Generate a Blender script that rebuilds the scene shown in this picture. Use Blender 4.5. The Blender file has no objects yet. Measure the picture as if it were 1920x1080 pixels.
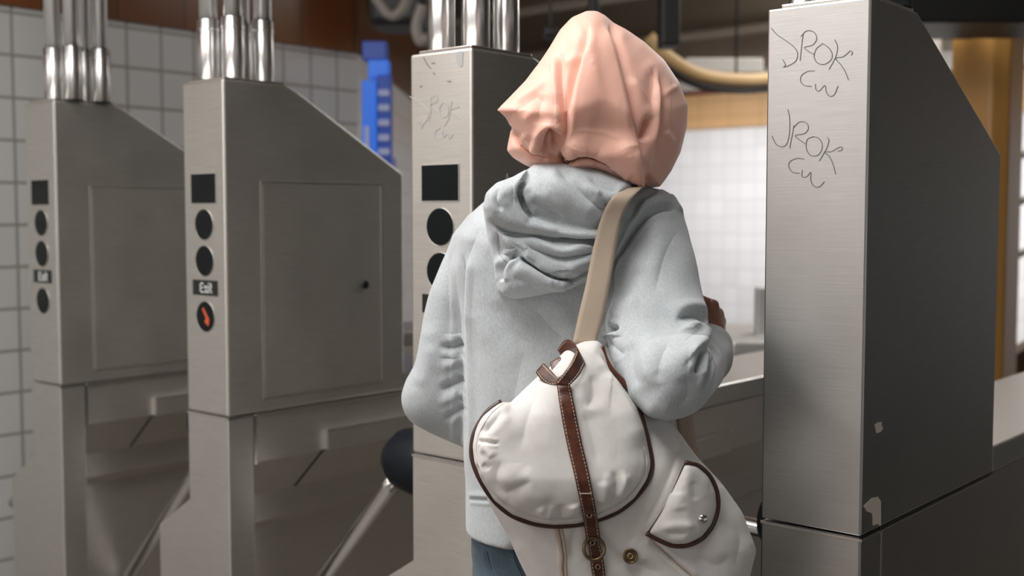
import bpy, bmesh, math, random
import numpy as np
from mathutils import Vector, Matrix
random.seed(4)
rng = np.random.default_rng(7)
S = bpy.context.scene
COL = S.collection
PI = math.pi

# ------------------------------------------------------------------ camera
YAW, PITCH, FPX = 0.7107, 0.0634, 2189.0
CAM = np.array([0.7085, -1.6023, 1.393])
cd = bpy.data.cameras.new('camera'); cam = bpy.data.objects.new('camera', cd); COL.objects.link(cam)
cam.location = CAM
cam.rotation_euler = (PI/2 - PITCH, 0, YAW)
cd.sensor_width = 36; cd.lens = FPX/1920*36
cd.clip_start = .05; cd.clip_end = 100
cd.dof.use_dof = True; cd.dof.focus_distance = 1.78; cd.dof.aperture_fstop = 3.2
S.camera = cam
S.view_settings.view_transform = 'Standard'; S.view_settings.look = 'None'
S.view_settings.gamma = 1; S.view_settings.use_curve_mapping = False
S.view_settings.exposure = 0.0

# ------------------------------------------------------------------ world and lights
w = bpy.data.worlds.new('world'); S.world = w; w.use_nodes = True
w.node_tree.nodes['Background'].inputs[0].default_value = (.95, .97, 1, 1)
w.node_tree.nodes['Background'].inputs[1].default_value = 0.52

def area(name, loc, target, sx, sy, power, col=(1, .98, .96)):
    l = bpy.data.lights.new(name, 'AREA'); l.shape = 'RECTANGLE'; l.size = sx; l.size_y = sy
    l.energy = power; l.color = col
    o = bpy.data.objects.new(name, l); COL.objects.link(o); o.location = loc
    o.rotation_euler = (Vector(target)-Vector(loc)).to_track_quat('-Z', 'Y').to_euler()
    return o
area('lamp_key', (-.85, -.98, 3.15), (-.5, -.2, 1.2), 2.4, 1.0, 84)
area('lamp_front', (-1.5, -4.2, 3.1), (-1.6, -5.5, 1.9), 4.5, .6, 175)
area('lamp_hall', (-1.6, 4.15, 2.9), (-1.3, 4.3, 0), 3.6, .5, 60)
lu = area('ceiling_fill', (-1.4, 4.15, 2.55), (-1.4, 4.15, 3.3), 4.5, .4, 26); ld = area('ceiling_fill', (-1.2, 5.9, 2.35), (-1.2, 5.9, 3.3), 4.5, .4, 22)  # upward area lights added to brighten the ceiling, no fixture there
lf = area('lamp_far', (-1.8, 5.75, 2.7), (-1.8, 7.35, 1.0), 7.0, .5, 62); lf.data.spread = math.radians(95)
area('lamp_left', (-2.5, -2.4, 3.1), (-3.2, -2.2, 0.8), .5, 2.4, 74)

# ------------------------------------------------------------------ view frame helpers (u right, v away, z up)
RX = np.array([math.cos(YAW), math.sin(YAW), 0.]); FH = np.array([-math.sin(YAW), math.cos(YAW), 0.])
cP, sP = math.cos(PITCH), math.sin(PITCH)
def ray(x, y):
    a = np.array([x-960., FPX*cP+(540.-y)*sP, -FPX*sP+(540.-y)*cP])
    return a
def W(x, y, v):                     # world point seen at photo position x, y and horizontal distance v
    a = ray(x, y); k = v/a[1]
    return CAM + a[0]*k*RX + v*FH + np.array([0, 0, a[2]*k])
def wdir(x, y):
    a = ray(x, y); return a[0]*RX + a[1]*FH + np.array([0, 0, a[2]])
def on_x(x, y, X):                  # hits the upright plane X = const
    d = wdir(x, y); t = (X-CAM[0])/d[0]; return CAM+d*t
def on_y(x, y, Y):
    d = wdir(x, y); t = (Y-CAM[1])/d[1]; return CAM+d*t
def on_z(x, y, Z):
    d = wdir(x, y); t = (Z-CAM[2])/d[2]; return CAM+d*t
def proj(P):                        # world points -> photo positions
    d = np.asarray(P)-CAM
    u = d@RX; v = d@FH; z = d[..., 2]
    dep = v*cP - z*sP; up = v*sP + z*cP
    return 960+FPX*u/dep, 540-FPX*up/dep

# ------------------------------------------------------------------ materials
MATS = {}
def mat(name, col=(.5, .5, .5), rough=.5, metal=0., **kw):
    if name in MATS: return MATS[name]
    m = bpy.data.materials.new(name); m.use_nodes = True; MATS[name] = m
    b = m.node_tree.nodes['Principled BSDF']
    b.inputs['Base Color'].default_value = (*col, 1); b.inputs['Roughness'].default_value = rough
    b.inputs['Metallic'].default_value = metal
    for k, v in kw.items(): b.inputs[k.replace('_', ' ')].default_value = v
    return m
def N(m, t, **kw):
    n = m.node_tree.nodes.new(t)
    for k, v in kw.items():
        if k in n.inputs.keys(): n.inputs[k].default_value = v
        else: setattr(n, k, v)
    return n
def LK(m, a, b): m.node_tree.links.new(a, b)
def coords(m, scale=(1, 1, 1), kind='Object'):
    tc = N(m, 'ShaderNodeTexCoord'); mp = N(m, 'ShaderNodeMapping'); mp.inputs['Scale'].default_value = scale
    LK(m, tc.outputs[kind], mp.inputs['Vector']); return mp.outputs[0]
def ramp(m, fac, stops):
    r = N(m, 'ShaderNodeValToRGB'); e = r.color_ramp.elements
    while len(e) < len(stops): e.new(.5)
    for i, (p, c) in enumerate(stops):
        e[i].position = p; e[i].color = (*c, 1)
    LK(m, fac, r.inputs[0]); return r.outputs[0]
def noise(m, vec, scale, detail=3, rough=.5):
    n = N(m, 'ShaderNodeTexNoise', Scale=scale, Detail=detail, Roughness=rough); LK(m, vec, n.inputs['Vector']); return n.outputs['Fac']
def bsdf(m): return m.node_tree.nodes['Principled BSDF']
def bump(m, h, strength=.3, dist=.001, prev=None):
    b = N(m, 'ShaderNodeBump'); b.inputs['Strength'].default_value = strength; b.inputs['Distance'].default_value = dist
    LK(m, h, b.inputs['Height'])
    if prev is not None: LK(m, prev, b.inputs['Normal'])
    LK(m, b.outputs[0], bsdf(m).inputs['Normal']); return b.outputs[0]

def steel(name, col, rough, scale):
    m = mat(name, col, rough, 1.0)
    v = coords(m, scale)
    f = noise(m, v, 1.0, 4, .65)
    c = ramp(m, f, [(.3, tuple(k*.88 for k in col)), (.7, tuple(min(1, k*1.08) for k in col))])
    LK(m, c, bsdf(m).inputs['Base Color'])
    v2 = coords(m, (7, 7, 5)); f2 = noise(m, v2, 1.0, 3)
    mr = N(m, 'ShaderNodeMapRange'); mr.inputs['To Min'].default_value = rough*.85; mr.inputs['To Max'].default_value = rough*1.2
    LK(m, f2, mr.inputs['Value']); LK(m, mr.outputs[0], bsdf(m).inputs['Roughness'])
    bump(m, f, .12, .0006)
    return m
def aniso(m, a):
    b = bsdf(m); b.inputs['Anisotropic'].default_value = a
    c = N(m, 'ShaderNodeCombineXYZ'); c.inputs[2].default_value = 1; LK(m, c.outputs[0], b.inputs['Tangent'])
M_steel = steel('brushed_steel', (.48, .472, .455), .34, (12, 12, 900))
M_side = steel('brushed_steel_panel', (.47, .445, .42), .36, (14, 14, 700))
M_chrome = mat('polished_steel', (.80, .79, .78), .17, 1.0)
M_steel2 = steel('worn_lit_steel', (.68, .66, .62), .45, (12, 12, 700)); aniso(M_steel2, .5)  # rougher from wear; base colour lightened in place of stronger reflected light
M_side2 = steel('worn_lit_panel', (.70, .675, .63), .46, (14, 14, 600)); aniso(M_side2, .5)  # panel version, with the same added brightness in its colour
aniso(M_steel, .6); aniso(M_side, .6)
M_lid = mat('lid_steel', (.62, .61, .59), .35, 1.0)
M_pipe = mat('steel_pipe_finish', (.74, .73, .72), .33, 1.0); aniso(M_pipe, .98)
M_edge = mat('bright_steel_edge', (.75, .73, .70), .25, 1.0)
M_black = mat('black_plastic', (.006, .008, .008), .35)
M_glass = mat('smoked_glass', (.004, .006, .006), .10, 0, Specular_IOR_Level=.18)
M_gap = mat('dark_gap', (.01, .01, .01), .8)
M_scr = mat('scratch', (.15, .145, .14), .6)
M_scr2 = mat('faint_scratch', (.38, .38, .375), .6)
M_red = mat('red_indicator', (.2, .03, .01), .5)
bsdf(M_red).inputs['Emission Color'].default_value = (1, .16, .05, 1); bsdf(M_red).inputs['Emission Strength'].default_value = .35
M_white = mat('white_print', (.62, .64, .64), .5)
M_tape = mat('torn_paper_tape', (.66, .60, .50), .8)

# ------------------------------------------------------------------ object helpers
def tagp(o, label=None, cat=None, group=None, kind=None):
    if label: o['label'] = label
    if cat: o['category'] = cat
    if group: o['group'] = group
    if kind: o['kind'] = kind
    return o
def thing(name, label, cat, loc=(0, 0, 0), group=None):
    o = bpy.data.objects.new(name, None); COL.objects.link(o); o.location = loc; o.empty_display_size = .1
    return tagp(o, label, cat, group)
def wloc(p):
    r = np.zeros(3)
    while p is not None: r = r+np.array(p.location); p = p.parent
    return r
def link_mesh(name, me, m, parent=None, smooth=False, world=True):
    o = bpy.data.objects.new(name, me); COL.objects.link(o)
    if m is not None:
        if not isinstance(m, (list, tuple)): m = [m]
        for q in m: me.materials.append(q)
    if smooth: me.polygons.foreach_set('use_smooth', [True]*len(me.polygons))
    if parent is not None:
        o.parent = parent
        if world:
            off = wloc(parent)
            if np.abs(off).max() > 0: me.transform(Matrix.Translation(Vector(-off)))
    return o
def pyd(name, verts, faces, m, parent=None, smooth=False, world=True, bevel=0, seg=2):
    me = bpy.data.meshes.new(name); me.from_pydata([tuple(map(float, v)) for v in verts], [], [tuple(map(int, f)) for f in faces])
    bm = bmesh.new(); bm.from_mesh(me); bmesh.ops.recalc_face_normals(bm, faces=bm.faces)
    if bevel:
        ed = [e for e in bm.edges if len(e.link_faces) == 2 and e.calc_face_angle(0) > .35]
        bmesh.ops.bevel(bm, geom=ed, offset=bevel, segments=seg, profile=.5, affect='EDGES', clamp_overlap=True)
    bm.to_mesh(me); bm.free()
    return link_mesh(name, me, m, parent, smooth, world)
def boxv(x0, x1, y0, y1, z0, z1):
    v = [(x, y, z) for x in (x0, x1) for y in (y0, y1) for z in (z0, z1)]
    f = [(0, 1, 3, 2), (4, 6, 7, 5), (0, 4, 5, 1), (2, 3, 7, 6), (0, 2, 6, 4), (1, 5, 7, 3)]
    return v, f
def box(name, b, m, parent=None, bevel=.002, world=True):
    v, f = boxv(*b); return pyd(name, v, f, m, parent, False, world, bevel)
class MB:
    def __init__(s): s.v = []; s.f = []
    def add(s, v, f):
        n = len(s.v); s.v += [tuple(map(float, q)) for q in v]; s.f += [tuple(int(i)+n for i in q) for q in f]; return s
    def box(s, *b): return s.add(*boxv(*b))
    def build(s, name, m, parent=None, smooth=False, world=True, bevel=0): return pyd(name, s.v, s.f, m, parent, smooth, world, bevel)
def prism(poly, axis, a, b):        # poly in the two other axes, extruded from a to b along axis
    n = len(poly); v = []
    for t in (a, b):
        for p in poly:
            q = [p[0], p[1]]; q.insert(axis, t); v.append(tuple(q))
    f = [tuple(range(n)), tuple(range(2*n-1, n-1, -1))] + [(i, (i+1) % n, n+(i+1) % n, n+i) for i in range(n)]
    return v, f
def catmull(P, n=8, closed=False):
    P = np.array(P, float)
    if len(P) < 3 and not closed:
        return np.array([P[0]+(P[-1]-P[0])*t for t in np.linspace(0, 1, n+1)])
    if closed: Q = np.vstack([P[-1], P, P[0], P[1]])
    else: Q = np.vstack([2*P[0]-P[1], P, 2*P[-1]-P[-2]])
    out = []
    for i in range(1, len(Q)-2):
        a, b, c, d = Q[i-1], Q[i], Q[i+1], Q[i+2]
        for t in np.linspace(0, 1, n, endpoint=False):
            out.append(.5*((2*b)+(-a+c)*t+(2*a-5*b+4*c-d)*t*t+(-a+3*b-3*c+d)*t**3))
    if not closed: out.append(Q[-2])
    return np.array(out)
def tube(path, r, seg=12, caps=True, closed=False, flat=None):
    P = np.array(path, float); n = len(P)
    R = np.full(n, r) if np.isscalar(r) else np.interp(np.linspace(0, 1, n), np.linspace(0, 1, len(r)), r)
    T = np.roll(P, -1, 0)-np.roll(P, 1, 0) if closed else np.gradient(P, axis=0)
    T /= np.linalg.norm(T, axis=1)[:, None]+1e-12
    up = np.array([0, 0, 1.]) if abs(T[0][2]) < .9 else np.array([1., 0, 0])
    nn = np.cross(T[0], up); nn /= np.linalg.norm(nn)
    v = []; f = []
    for i in range(n):
        nn = nn-T[i]*(nn@T[i]); nn /= np.linalg.norm(nn)+1e-12
        bb = np.cross(T[i], nn)
        for k in range(seg):
            a = 2*PI*k/seg; v.append(P[i]+R[i]*(math.cos(a)*nn+math.sin(a)*bb))
    for i in range(n if closed else n-1):
        for k in range(seg):
            a = i*seg+k; b = i*seg+(k+1) % seg; c = ((i+1) % n)*seg
            f.append((a, b, c+(k+1) % seg, c+k))
    if caps and not closed: f += [tuple(range(seg-1, -1, -1)), tuple(range((n-1)*seg, n*seg))]
    return v, f
def ribbon(path, nrm, width, thick):
    """strap: path points, face normal per point (or one), width, thickness; closed solid"""
    P = np.array(path, float); n = len(P)
    Nn = np.array(nrm, float)
    if Nn.ndim == 1: Nn = np.tile(Nn, (n, 1))
    T = np.gradient(P, axis=0); T /= np.linalg.norm(T, axis=1)[:, None]
    B = np.cross(T, Nn); B /= np.linalg.norm(B, axis=1)[:, None]
    Nn = np.cross(B, T)
    wd = np.full(n, width) if np.isscalar(width) else np.interp(np.linspace(0, 1, n), np.linspace(0, 1, len(width)), width)
    v = []; f = []
    K = 6
    prof = [(-.5, 0), (-.47, .5), (.47, .5), (.5, 0), (.47, -.5), (-.47, -.5)]
    for i in range(n):
        for a, b in prof: v.append(P[i]+B[i]*a*wd[i]+Nn[i]*b*thick)
    for i in range(n-1):
        for k in range(K): f.append((i*K+k, i*K+(k+1) % K, (i+1)*K+(k+1) % K, (i+1)*K+k))
    f += [tuple(range(K)), tuple(range(n*K-1, (n-1)*K-1, -1))]
    return v, f
def cyl(name, c0, c1, r, m, parent=None, seg=24, world=True, bevel=0):
    v, f = tube([c0, c1], r, seg)
    o = pyd(name, v, f, m, parent, False, world, bevel)
    o.data.polygons.foreach_set('use_smooth', [len(p.vertices) == 4 for p in o.data.polygons]); return o
def copy_tree(o, parent=None):
    c = o.copy(); COL.objects.link(c); c.parent = parent
    for ch in [q for q in bpy.data.objects if q.parent == o]: copy_tree(ch, c)
    return c

# ------------------------------------------------------------------ implicit surfaces for cloth and body
def surface_nets(F, org, h):
    nx, ny, nz = F.shape
    ins = F < 0
    cnt = np.zeros((nx-1, ny-1, nz-1), np.int32); acc = np.zeros((nx-1, ny-1, nz-1, 3), np.float32)
    corners = [(i, j, k) for i in (0, 1) for j in (0, 1) for k in (0, 1)]
    sl = lambda c: F[c[0]:nx-1+c[0], c[1]:ny-1+c[1], c[2]:nz-1+c[2]]
    for a in corners:
        for ax in range(3):
            if a[ax]: continue
            b = list(a); b[ax] = 1
            fa, fb = sl(a), sl(b); cr = (fa < 0) != (fb < 0)
            if not cr.any(): continue
            ii = np.nonzero(cr); t = fa[ii]/(fa[ii]-fb[ii])
            for q in range(3): acc[ii[0], ii[1], ii[2], q] += a[q]+(t if q == ax else 0)
            cnt[ii] += 1
    idx = -np.ones(cnt.shape, np.int64); act = np.nonzero(cnt)
    idx[act] = np.arange(len(act[0]))
    V = np.stack(act, 1)+acc[act]/cnt[act][:, None]
    V = V*h+np.array(org)
    faces = []
    for ax in range(3):
        o1, o2 = [q for q in range(3) if q != ax]
        s0 = [slice(None)]*3; s1 = [slice(None)]*3
        s0[ax] = slice(0, -1); s1[ax] = slice(1, None)
        A, B = ins[tuple(s0)], ins[tuple(s1)]
        ii = np.stack(np.nonzero(A != B), 1)
        ok = (ii[:, o1] > 0) & (ii[:, o2] > 0) & (ii[:, o1] < F.shape[o1]-1) & (ii[:, o2] < F.shape[o2]-1)
        ii = ii[ok]; flip = A[tuple(ii.T)]
        def g(d1, d2):
            j = ii.copy(); j[:, o1] -= d1; j[:, o2] -= d2; return idx[tuple(j.T)]
        q = np.stack([g(1, 1), g(0, 1), g(0, 0), g(1, 0)], 1)
        if ax == 1: q = q[:, ::-1]
        q[~flip] = q[~flip][:, ::-1]
        faces.append(q)
    return V, np.vstack(faces)
def sd_poly(px, py, poly):          # signed distance to a closed polygon, inside negative
    P = np.array(poly, float); n = len(P)
    d = np.full(px.shape, 1e9); s = np.ones(px.shape, bool)
    for i in range(n):
        a = P[i]; b = P[i-1]; e = b-a
        wx, wy = px-a[0], py-a[1]
        t = np.clip((wx*e[0]+wy*e[1])/(e@e+1e-12), 0, 1)
        d = np.minimum(d, (wx-e[0]*t)**2+(wy-e[1]*t)**2)
        c1 = py >= a[1]; c2 = py < b[1]; c3 = e[0]*wy > e[1]*wx
        s ^= (c1 & c2 & c3) | (~c1 & ~c2 & ~c3)
    d = np.sqrt(d); return np.where(s, d, -d)
class Vol:
    """sampling volume in the view frame (u, v, z); fields combine by smooth union"""
    def __init__(s, u0, u1, v0, v1, z0, z1, h):
        s.h = h; s.org = (u0, v0, z0)
        g = [np.arange(a, b, h) for a, b in ((u0, u1), (v0, v1), (z0, z1))]
        s.U, s.V, s.Z = np.meshgrid(*g, indexing='ij', sparse=False)
        dz = s.Z-CAM[2]; dep = s.V*cP-dz*sP
        s.px = 960+FPX*s.U/dep; s.py = 540-FPX*(s.V*sP+dz*cP)/dep; s.m = s.V/FPX
        s.F = np.full(s.U.shape, 1e3)
    def union(s, d, k=.0):
        if k <= 0: s.F = np.minimum(s.F, d)
        else:
            hh = np.clip(.5+.5*(s.F-d)/k, 0, 1); s.F = s.F*(1-hh)+d*hh-k*hh*(1-hh)
        return s
    def cut(s, d): s.F = np.maximum(s.F, -d); return s
    def inflate(s, poly, vc, Tf, Tb, R, p=2.0):
        """solid whose outline is poly (photo positions), middle sheet at distance vc, bulging Tf towards and Tb away from the viewer"""
        lo = np.min(poly, 0)-40; hi = np.max(poly, 0)+40; st = 2.0
        gx = np.arange(lo[0], hi[0]+st, st); gy = np.arange(lo[1], hi[1]+st, st)
        GX, GY = np.meshgrid(gx, gy, indexing='ij'); D = sd_poly(GX, GY, poly)
        fx = np.clip((s.px-lo[0])/st, 0, len(gx)-1.001); fy = np.clip((s.py-lo[1])/st, 0, len(gy)-1.001)
        i = fx.astype(int); j = fy.astype(int); a = fx-i; b = fy-j
        d = D[i, j]*(1-a)*(1-b)+D[i+1, j]*a*(1-b)+D[i, j+1]*(1-a)*b+D[i+1, j+1]*a*b
        ex = np.maximum(np.abs(s.px-np.clip(s.px, lo[0], hi[0])), np.abs(s.py-np.clip(s.py, lo[1], hi[1])))
        d = (d+ex)*s.m
        V = vc(s.px, s.py) if callable(vc) else vc
        dv = s.V-V
        T = np.where(dv < 0, Tf, Tb)
        e = np.maximum(1+d/R, 0)
        g = ((np.abs(dv)/T)**p+e**p)**(1/p)-1
        return g*min(Tf, R)
    def cone(s, a, b, ra, rb, sc=(1, 1, 1)):
        a = np.array(a, float); b = np.array(b, float); ab = b-a
        X, Y, Zz = s.U-a[0], s.V-a[1], s.Z-a[2]
        t = np.clip((X*ab[0]+Y*ab[1]+Zz*ab[2])/(ab@ab), 0, 1)
        d = np.sqrt(((X-ab[0]*t)/sc[0])**2+((Y-ab[1]*t)/sc[1])**2+((Zz-ab[2]*t)/sc[2])**2)
        return (d-(ra+(rb-ra)*t))*min(sc)
    def ell(s, c, r):
        d = np.sqrt(((s.U-c[0])/r[0])**2+((s.V-c[1])/r[1])**2+((s.Z-c[2])/r[2])**2)
        return (d-1)*min(r)
    def mesh(s):
        V, F = surface_nets(s.F.astype(np.float32), s.org, s.h)
        return CAM*np.array([1, 1, 0])+V[:, :1]*RX+V[:, 1:2]*FH+V[:, 2:]*np.array([0, 0, 1.]), F
def UVZ(x, y, v):                    # photo position at distance v -> view frame
    a = ray(x, y); k = v/a[1]; return np.array([a[0]*k, v, CAM[2]+a[2]*k])
def to_world(q): return CAM*np.array([1, 1, 0])+q[0]*RX+q[1]*FH+np.array([0, 0, q[2]])
def make_me(name, V, F, subdiv=0, smooth_it=0):
    me = bpy.data.meshes.new(name)
    me.from_pydata(V.tolist(), [], F.tolist()); me.update()
    if subdiv or smooth_it:
        o = bpy.data.objects.new('tmp', me); COL.objects.link(o)
        if smooth_it:
            q = o.modifiers.new('s', 'SMOOTH'); q.iterations = smooth_it; q.factor = .5
        if subdiv:
            q = o.modifiers.new('d', 'SUBSURF'); q.levels = subdiv; q.render_levels = subdiv
        dg = bpy.context.evaluated_depsgraph_get()
        me2 = bpy.data.meshes.new_from_object(o.evaluated_get(dg))
        bpy.data.objects.remove(o); bpy.data.meshes.remove(me); me = me2; me.name = name
    me.polygons.foreach_set('use_smooth', [True]*len(me.polygons))
    return me
def get_co(me):
    a = np.empty(len(me.vertices)*3); me.vertices.foreach_get('co', a); return a.reshape(-1, 3)
def get_no(me):
    a = np.empty(len(me.vertices)*3); me.vertex_normals.foreach_get('vector', a) if hasattr(me, 'vertex_normals') else me.vertices.foreach_get('normal', a); return a.reshape(-1, 3)
def fold(me, strokes, facing=True, noise_amp=0, noise_scale=12, laps=(), sharp=.8, lip=.38):
    """press folds into cloth. stroke = (points, amp mm, width left px, width right px[, fade])"""
    co = get_co(me); no = get_no(me); x, y = proj(co)
    vd = co-CAM; vd /= np.linalg.norm(vd, axis=1)[:, None]
    face = np.clip(-(vd*no).sum(1)*2.5, 0, 1) if facing else np.ones(len(co))
    D = np.zeros(len(co))
    for st in strokes:
        pts, amp, wl, wr = st[:4]; fade = st[4] if len(st) > 4 else .25
        P = catmull(pts, 6); mw = max(wl, wr)*3
        sel = np.nonzero((x > P[:, 0].min()-mw) & (x < P[:, 0].max()+mw) & (y > P[:, 1].min()-mw) & (y < P[:, 1].max()+mw))[0]
        if len(sel) == 0: continue
        X, Y = x[sel], y[sel]; best = np.full(len(sel), 1e9); sg = np.zeros(len(sel)); tt = np.zeros(len(sel))
        L = np.r_[0, np.cumsum(np.linalg.norm(np.diff(P, axis=0), axis=1))]
        for i in range(len(P)-1):
            a, b = P[i], P[i+1]; e = b-a; l2 = e@e+1e-9
            tr = ((X-a[0])*e[0]+(Y-a[1])*e[1])/l2; t = np.clip(tr, 0, 1)
            dx, dy = X-a[0]-e[0]*t, Y-a[1]-e[1]*t; d = np.hypot(dx, dy)
            m = d < best; best = np.where(m, d, best)
            sg = np.where(m, np.sign(e[0]*(Y-a[1])-e[1]*(X-a[0])), sg)
            tt = np.where(m, (L[i]+t*np.sqrt(l2))/L[-1], tt)
        wd = np.where(sg < 0, wr, wl)      # image y points down: positive side is to the right of travel
        f0, f1 = fade if isinstance(fade, tuple) else (fade, fade)
        env = np.clip(tt/max(f0, 1e-3), 0, 1)*np.clip((1-tt)/max(f1, 1e-3), 0, 1); env = env*env*(3-2*env)
        if max(f0, f1) == 0: env = 1
        if amp < 0:                     # a crease: sharp valley with soft raised lips
            r_ = best/wd
            D[sel] += amp*.001*env*(sharp*1.15*np.exp(-r_*1.1)+(1-sharp)*np.exp(-.5*r_**2)-lip*np.exp(-.5*((r_-2.4)/1.1)**2))
        else: D[sel] += amp*.001*env*np.exp(-.5*(best/wd)**2)
    for lp in laps:
        poly, amp, soft, decay = lp[:4]
        P = catmull(poly, 4, True)
        sel = np.nonzero((x > P[:, 0].min()-20) & (x < P[:, 0].max()+20) & (y > P[:, 1].min()-20) & (y < P[:, 1].max()+20))[0]
        if len(sel) == 0: continue
        sd = sd_poly(x[sel], y[sel], P)
        t = np.clip(.5-sd/(2*soft), 0, 1); t = t*t*(3-2*t)
        if len(lp) > 4: amp = amp*np.clip((y[sel]-lp[4])/(lp[5]-lp[4]), 0, 1)
        D[sel] += amp*.001*t*np.exp(np.minimum(sd, 0)/decay)
    D *= face
    if noise_amp:
        from mathutils import noise as mn
        s = co*noise_scale
        D += noise_amp*.001*np.array([mn.fractal(Vector(q), 1.0, 2.0, 2) for q in s])
    co = co+no*D[:, None]
    me.vertices.foreach_set('co', co.ravel()); me.update()
    return me

# ================================================================== SETTING
def tile_mat(name, col, grout, w, h, axis, rough=.25, mortar=.006, off=(0, 0, 0), offset=0.0, var=.04):
    m = mat(name, col, rough)
    tc = N(m, 'ShaderNodeTexCoord'); sp = N(m, 'ShaderNodeSeparateXYZ'); LK(m, tc.outputs['Object'], sp.inputs[0])
    cb = N(m, 'ShaderNodeCombineXYZ'); LK(m, sp.outputs[axis], cb.inputs[0]); LK(m, sp.outputs[2], cb.inputs[1])
    ad = N(m, 'ShaderNodeVectorMath', operation='ADD'); ad.inputs[1].default_value = off; LK(m, cb.outputs[0], ad.inputs[0])
    br = N(m, 'ShaderNodeTexBrick'); br.offset = offset; br.squash = 1
    for k, v in (('Scale', 1), ('Mortar Size', mortar), ('Mortar Smooth', .2), ('Bias', 0), ('Brick Width', w), ('Row Height', h)): br.inputs[k].default_value = v
    br.inputs['Color1'].default_value = (*[c*(1-var) for c in col], 1); br.inputs['Color2'].default_value = (*[min(1, c*(1+var)) for c in col], 1)
    br.inputs['Mortar'].default_value = (*grout, 1)
    LK(m, ad.outputs[0], br.inputs['Vector']); LK(m, br.outputs['Color'], bsdf(m).inputs['Base Color'])
    inv = N(m, 'ShaderNodeMath', operation='SUBTRACT'); inv.inputs[0].default_value = 1; LK(m, br.outputs['Fac'], inv.inputs[1])
    bump(m, inv.outputs[0], .5, .002); return m
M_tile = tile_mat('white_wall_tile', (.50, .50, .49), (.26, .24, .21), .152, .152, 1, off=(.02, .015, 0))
M_brown = tile_mat('brown_glazed_tile', (.13, .046, .017), (.07, .03, .015), .30, .30, 1, .22, off=(.05, -.02, 0), offset=.5, var=.2)
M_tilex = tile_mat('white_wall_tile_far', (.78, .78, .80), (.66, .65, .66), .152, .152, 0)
M_tan = tile_mat('tan_glazed_tile', (.66, .40, .19), (.48, .29, .13), .30, .14, 0, .35)
M_fb = mat('brown_reflection_band', (.085, .045, .028), .6)
M_redline = mat('dark_red_trim', (.16, .02, .012), .5)
M_cream = mat('cream_paint', (.70, .68, .64), .6)
M_conc = mat('dark_ceiling_paint', (.10, .085, .068), .8)
v_ = coords(M_conc, (1, 1, 1)); LK(M_conc, ramp(M_conc, noise(M_conc, v_, 1.5, 4), [(.3, (.30, .25, .20)), (.7, (.50, .42, .34))]), bsdf(M_conc).inputs['Base Color'])
M_beam = mat('dark_beam_paint', (.24, .20, .155), .7)
M_floor = mat('dark_floor', (.10, .095, .09), .5)
v_ = coords(M_floor, (1, 1, 1)); LK(M_floor, ramp(M_floor, noise(M_floor, v_, 30, 6), [(.3, (.13, .115, .10)), (.7, (.22, .195, .17))]), bsdf(M_floor).inputs['Base Color'])
M_dark = mat('dark_reflection_panel', (.03, .032, .03), .55)
M_ochre = mat('ochre_paint', (.50, .26, .07), .38)
M_duct = mat('ochre_duct', (.62, .42, .20), .5)
M_blk = mat('black_iron', (.012, .012, .012), .5)

def struct(name, b, m, bevel=0): return tagp(box(name, b, m, None, bevel), kind='structure')
struct('floor', (-9, 6.5, -6, 14, -.12, 0), M_floor)
XW, YC = -3.41, 2.08                       # left wall and its far corner
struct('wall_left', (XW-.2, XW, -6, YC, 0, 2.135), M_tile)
struct('trim_1', (XW-.2, XW+.012, -6, YC, 2.135, 3.2), M_brown)
# wall running on from the corner, roughly away from the viewer
a = proj(np.array([XW, YC, 2.135]))
dirw = RX*.03+FH; dirw /= np.linalg.norm(dirw)
def wallseg(name, p0, p1, z0, z1, m, th=.15):
    p0 = np.array(p0[:2]); p1 = np.array(p1[:2]); d = p1-p0; n = np.array([d[1], -d[0]])/np.linalg.norm(d)
    q = [p0, p1, p1-n*th, p0-n*th]
    v, f = prism([tuple(k) for k in q], 2, z0, z1)
    return tagp(pyd(name, v, f, m), kind='structure')
pc = np.array([XW, YC]); pe = pc+dirw[:2]*5.3
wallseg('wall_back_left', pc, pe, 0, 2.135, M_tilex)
wallseg('trim_2', pc, pe, 2.135, 2.62, M_brown)
wallseg('trim_3', pc, pe, 2.62, 3.2, M_conc)
# far wall across the hall
YF = 7.35
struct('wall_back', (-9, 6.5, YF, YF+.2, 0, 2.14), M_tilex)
struct('trim_4', (-9, 6.5, YF-.02, YF+.2, 2.14, 2.44), M_tan)
struct('trim_5', (-9, 6.5, YF-.05, YF+.2, 2.44, 2.475), M_redline)
struct('wall_back_upper', (-9, 6.5, YF, YF+.2, 2.475, 2.64), M_cream)
struct('trim_9', (-9, 6.5, YF-.1, YF+.2, 2.64, 3.3), M_conc)
struct('reflection_wall_front', (-9, 6.5, -6.2, -6, 1.5, 3.3), M_tilex)  # unseen wall added to give the turnstile fronts a bright upper reflection
struct('trim_10', (-9, 6.5, -6.2, -5.98, 0, 1.5), M_fb)  # brown lower half added to darken reflections low on the fronts
struct('reflection_wall_right', (1.0, 1.1, .8, YF, 0, 3.3), M_dark)  # unseen dark panel added so the steel sides reflect something dark
struct('ceiling', (-9, 6.5, -6.2, YF+.2, 3.3, 3.45), M_conc)

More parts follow.
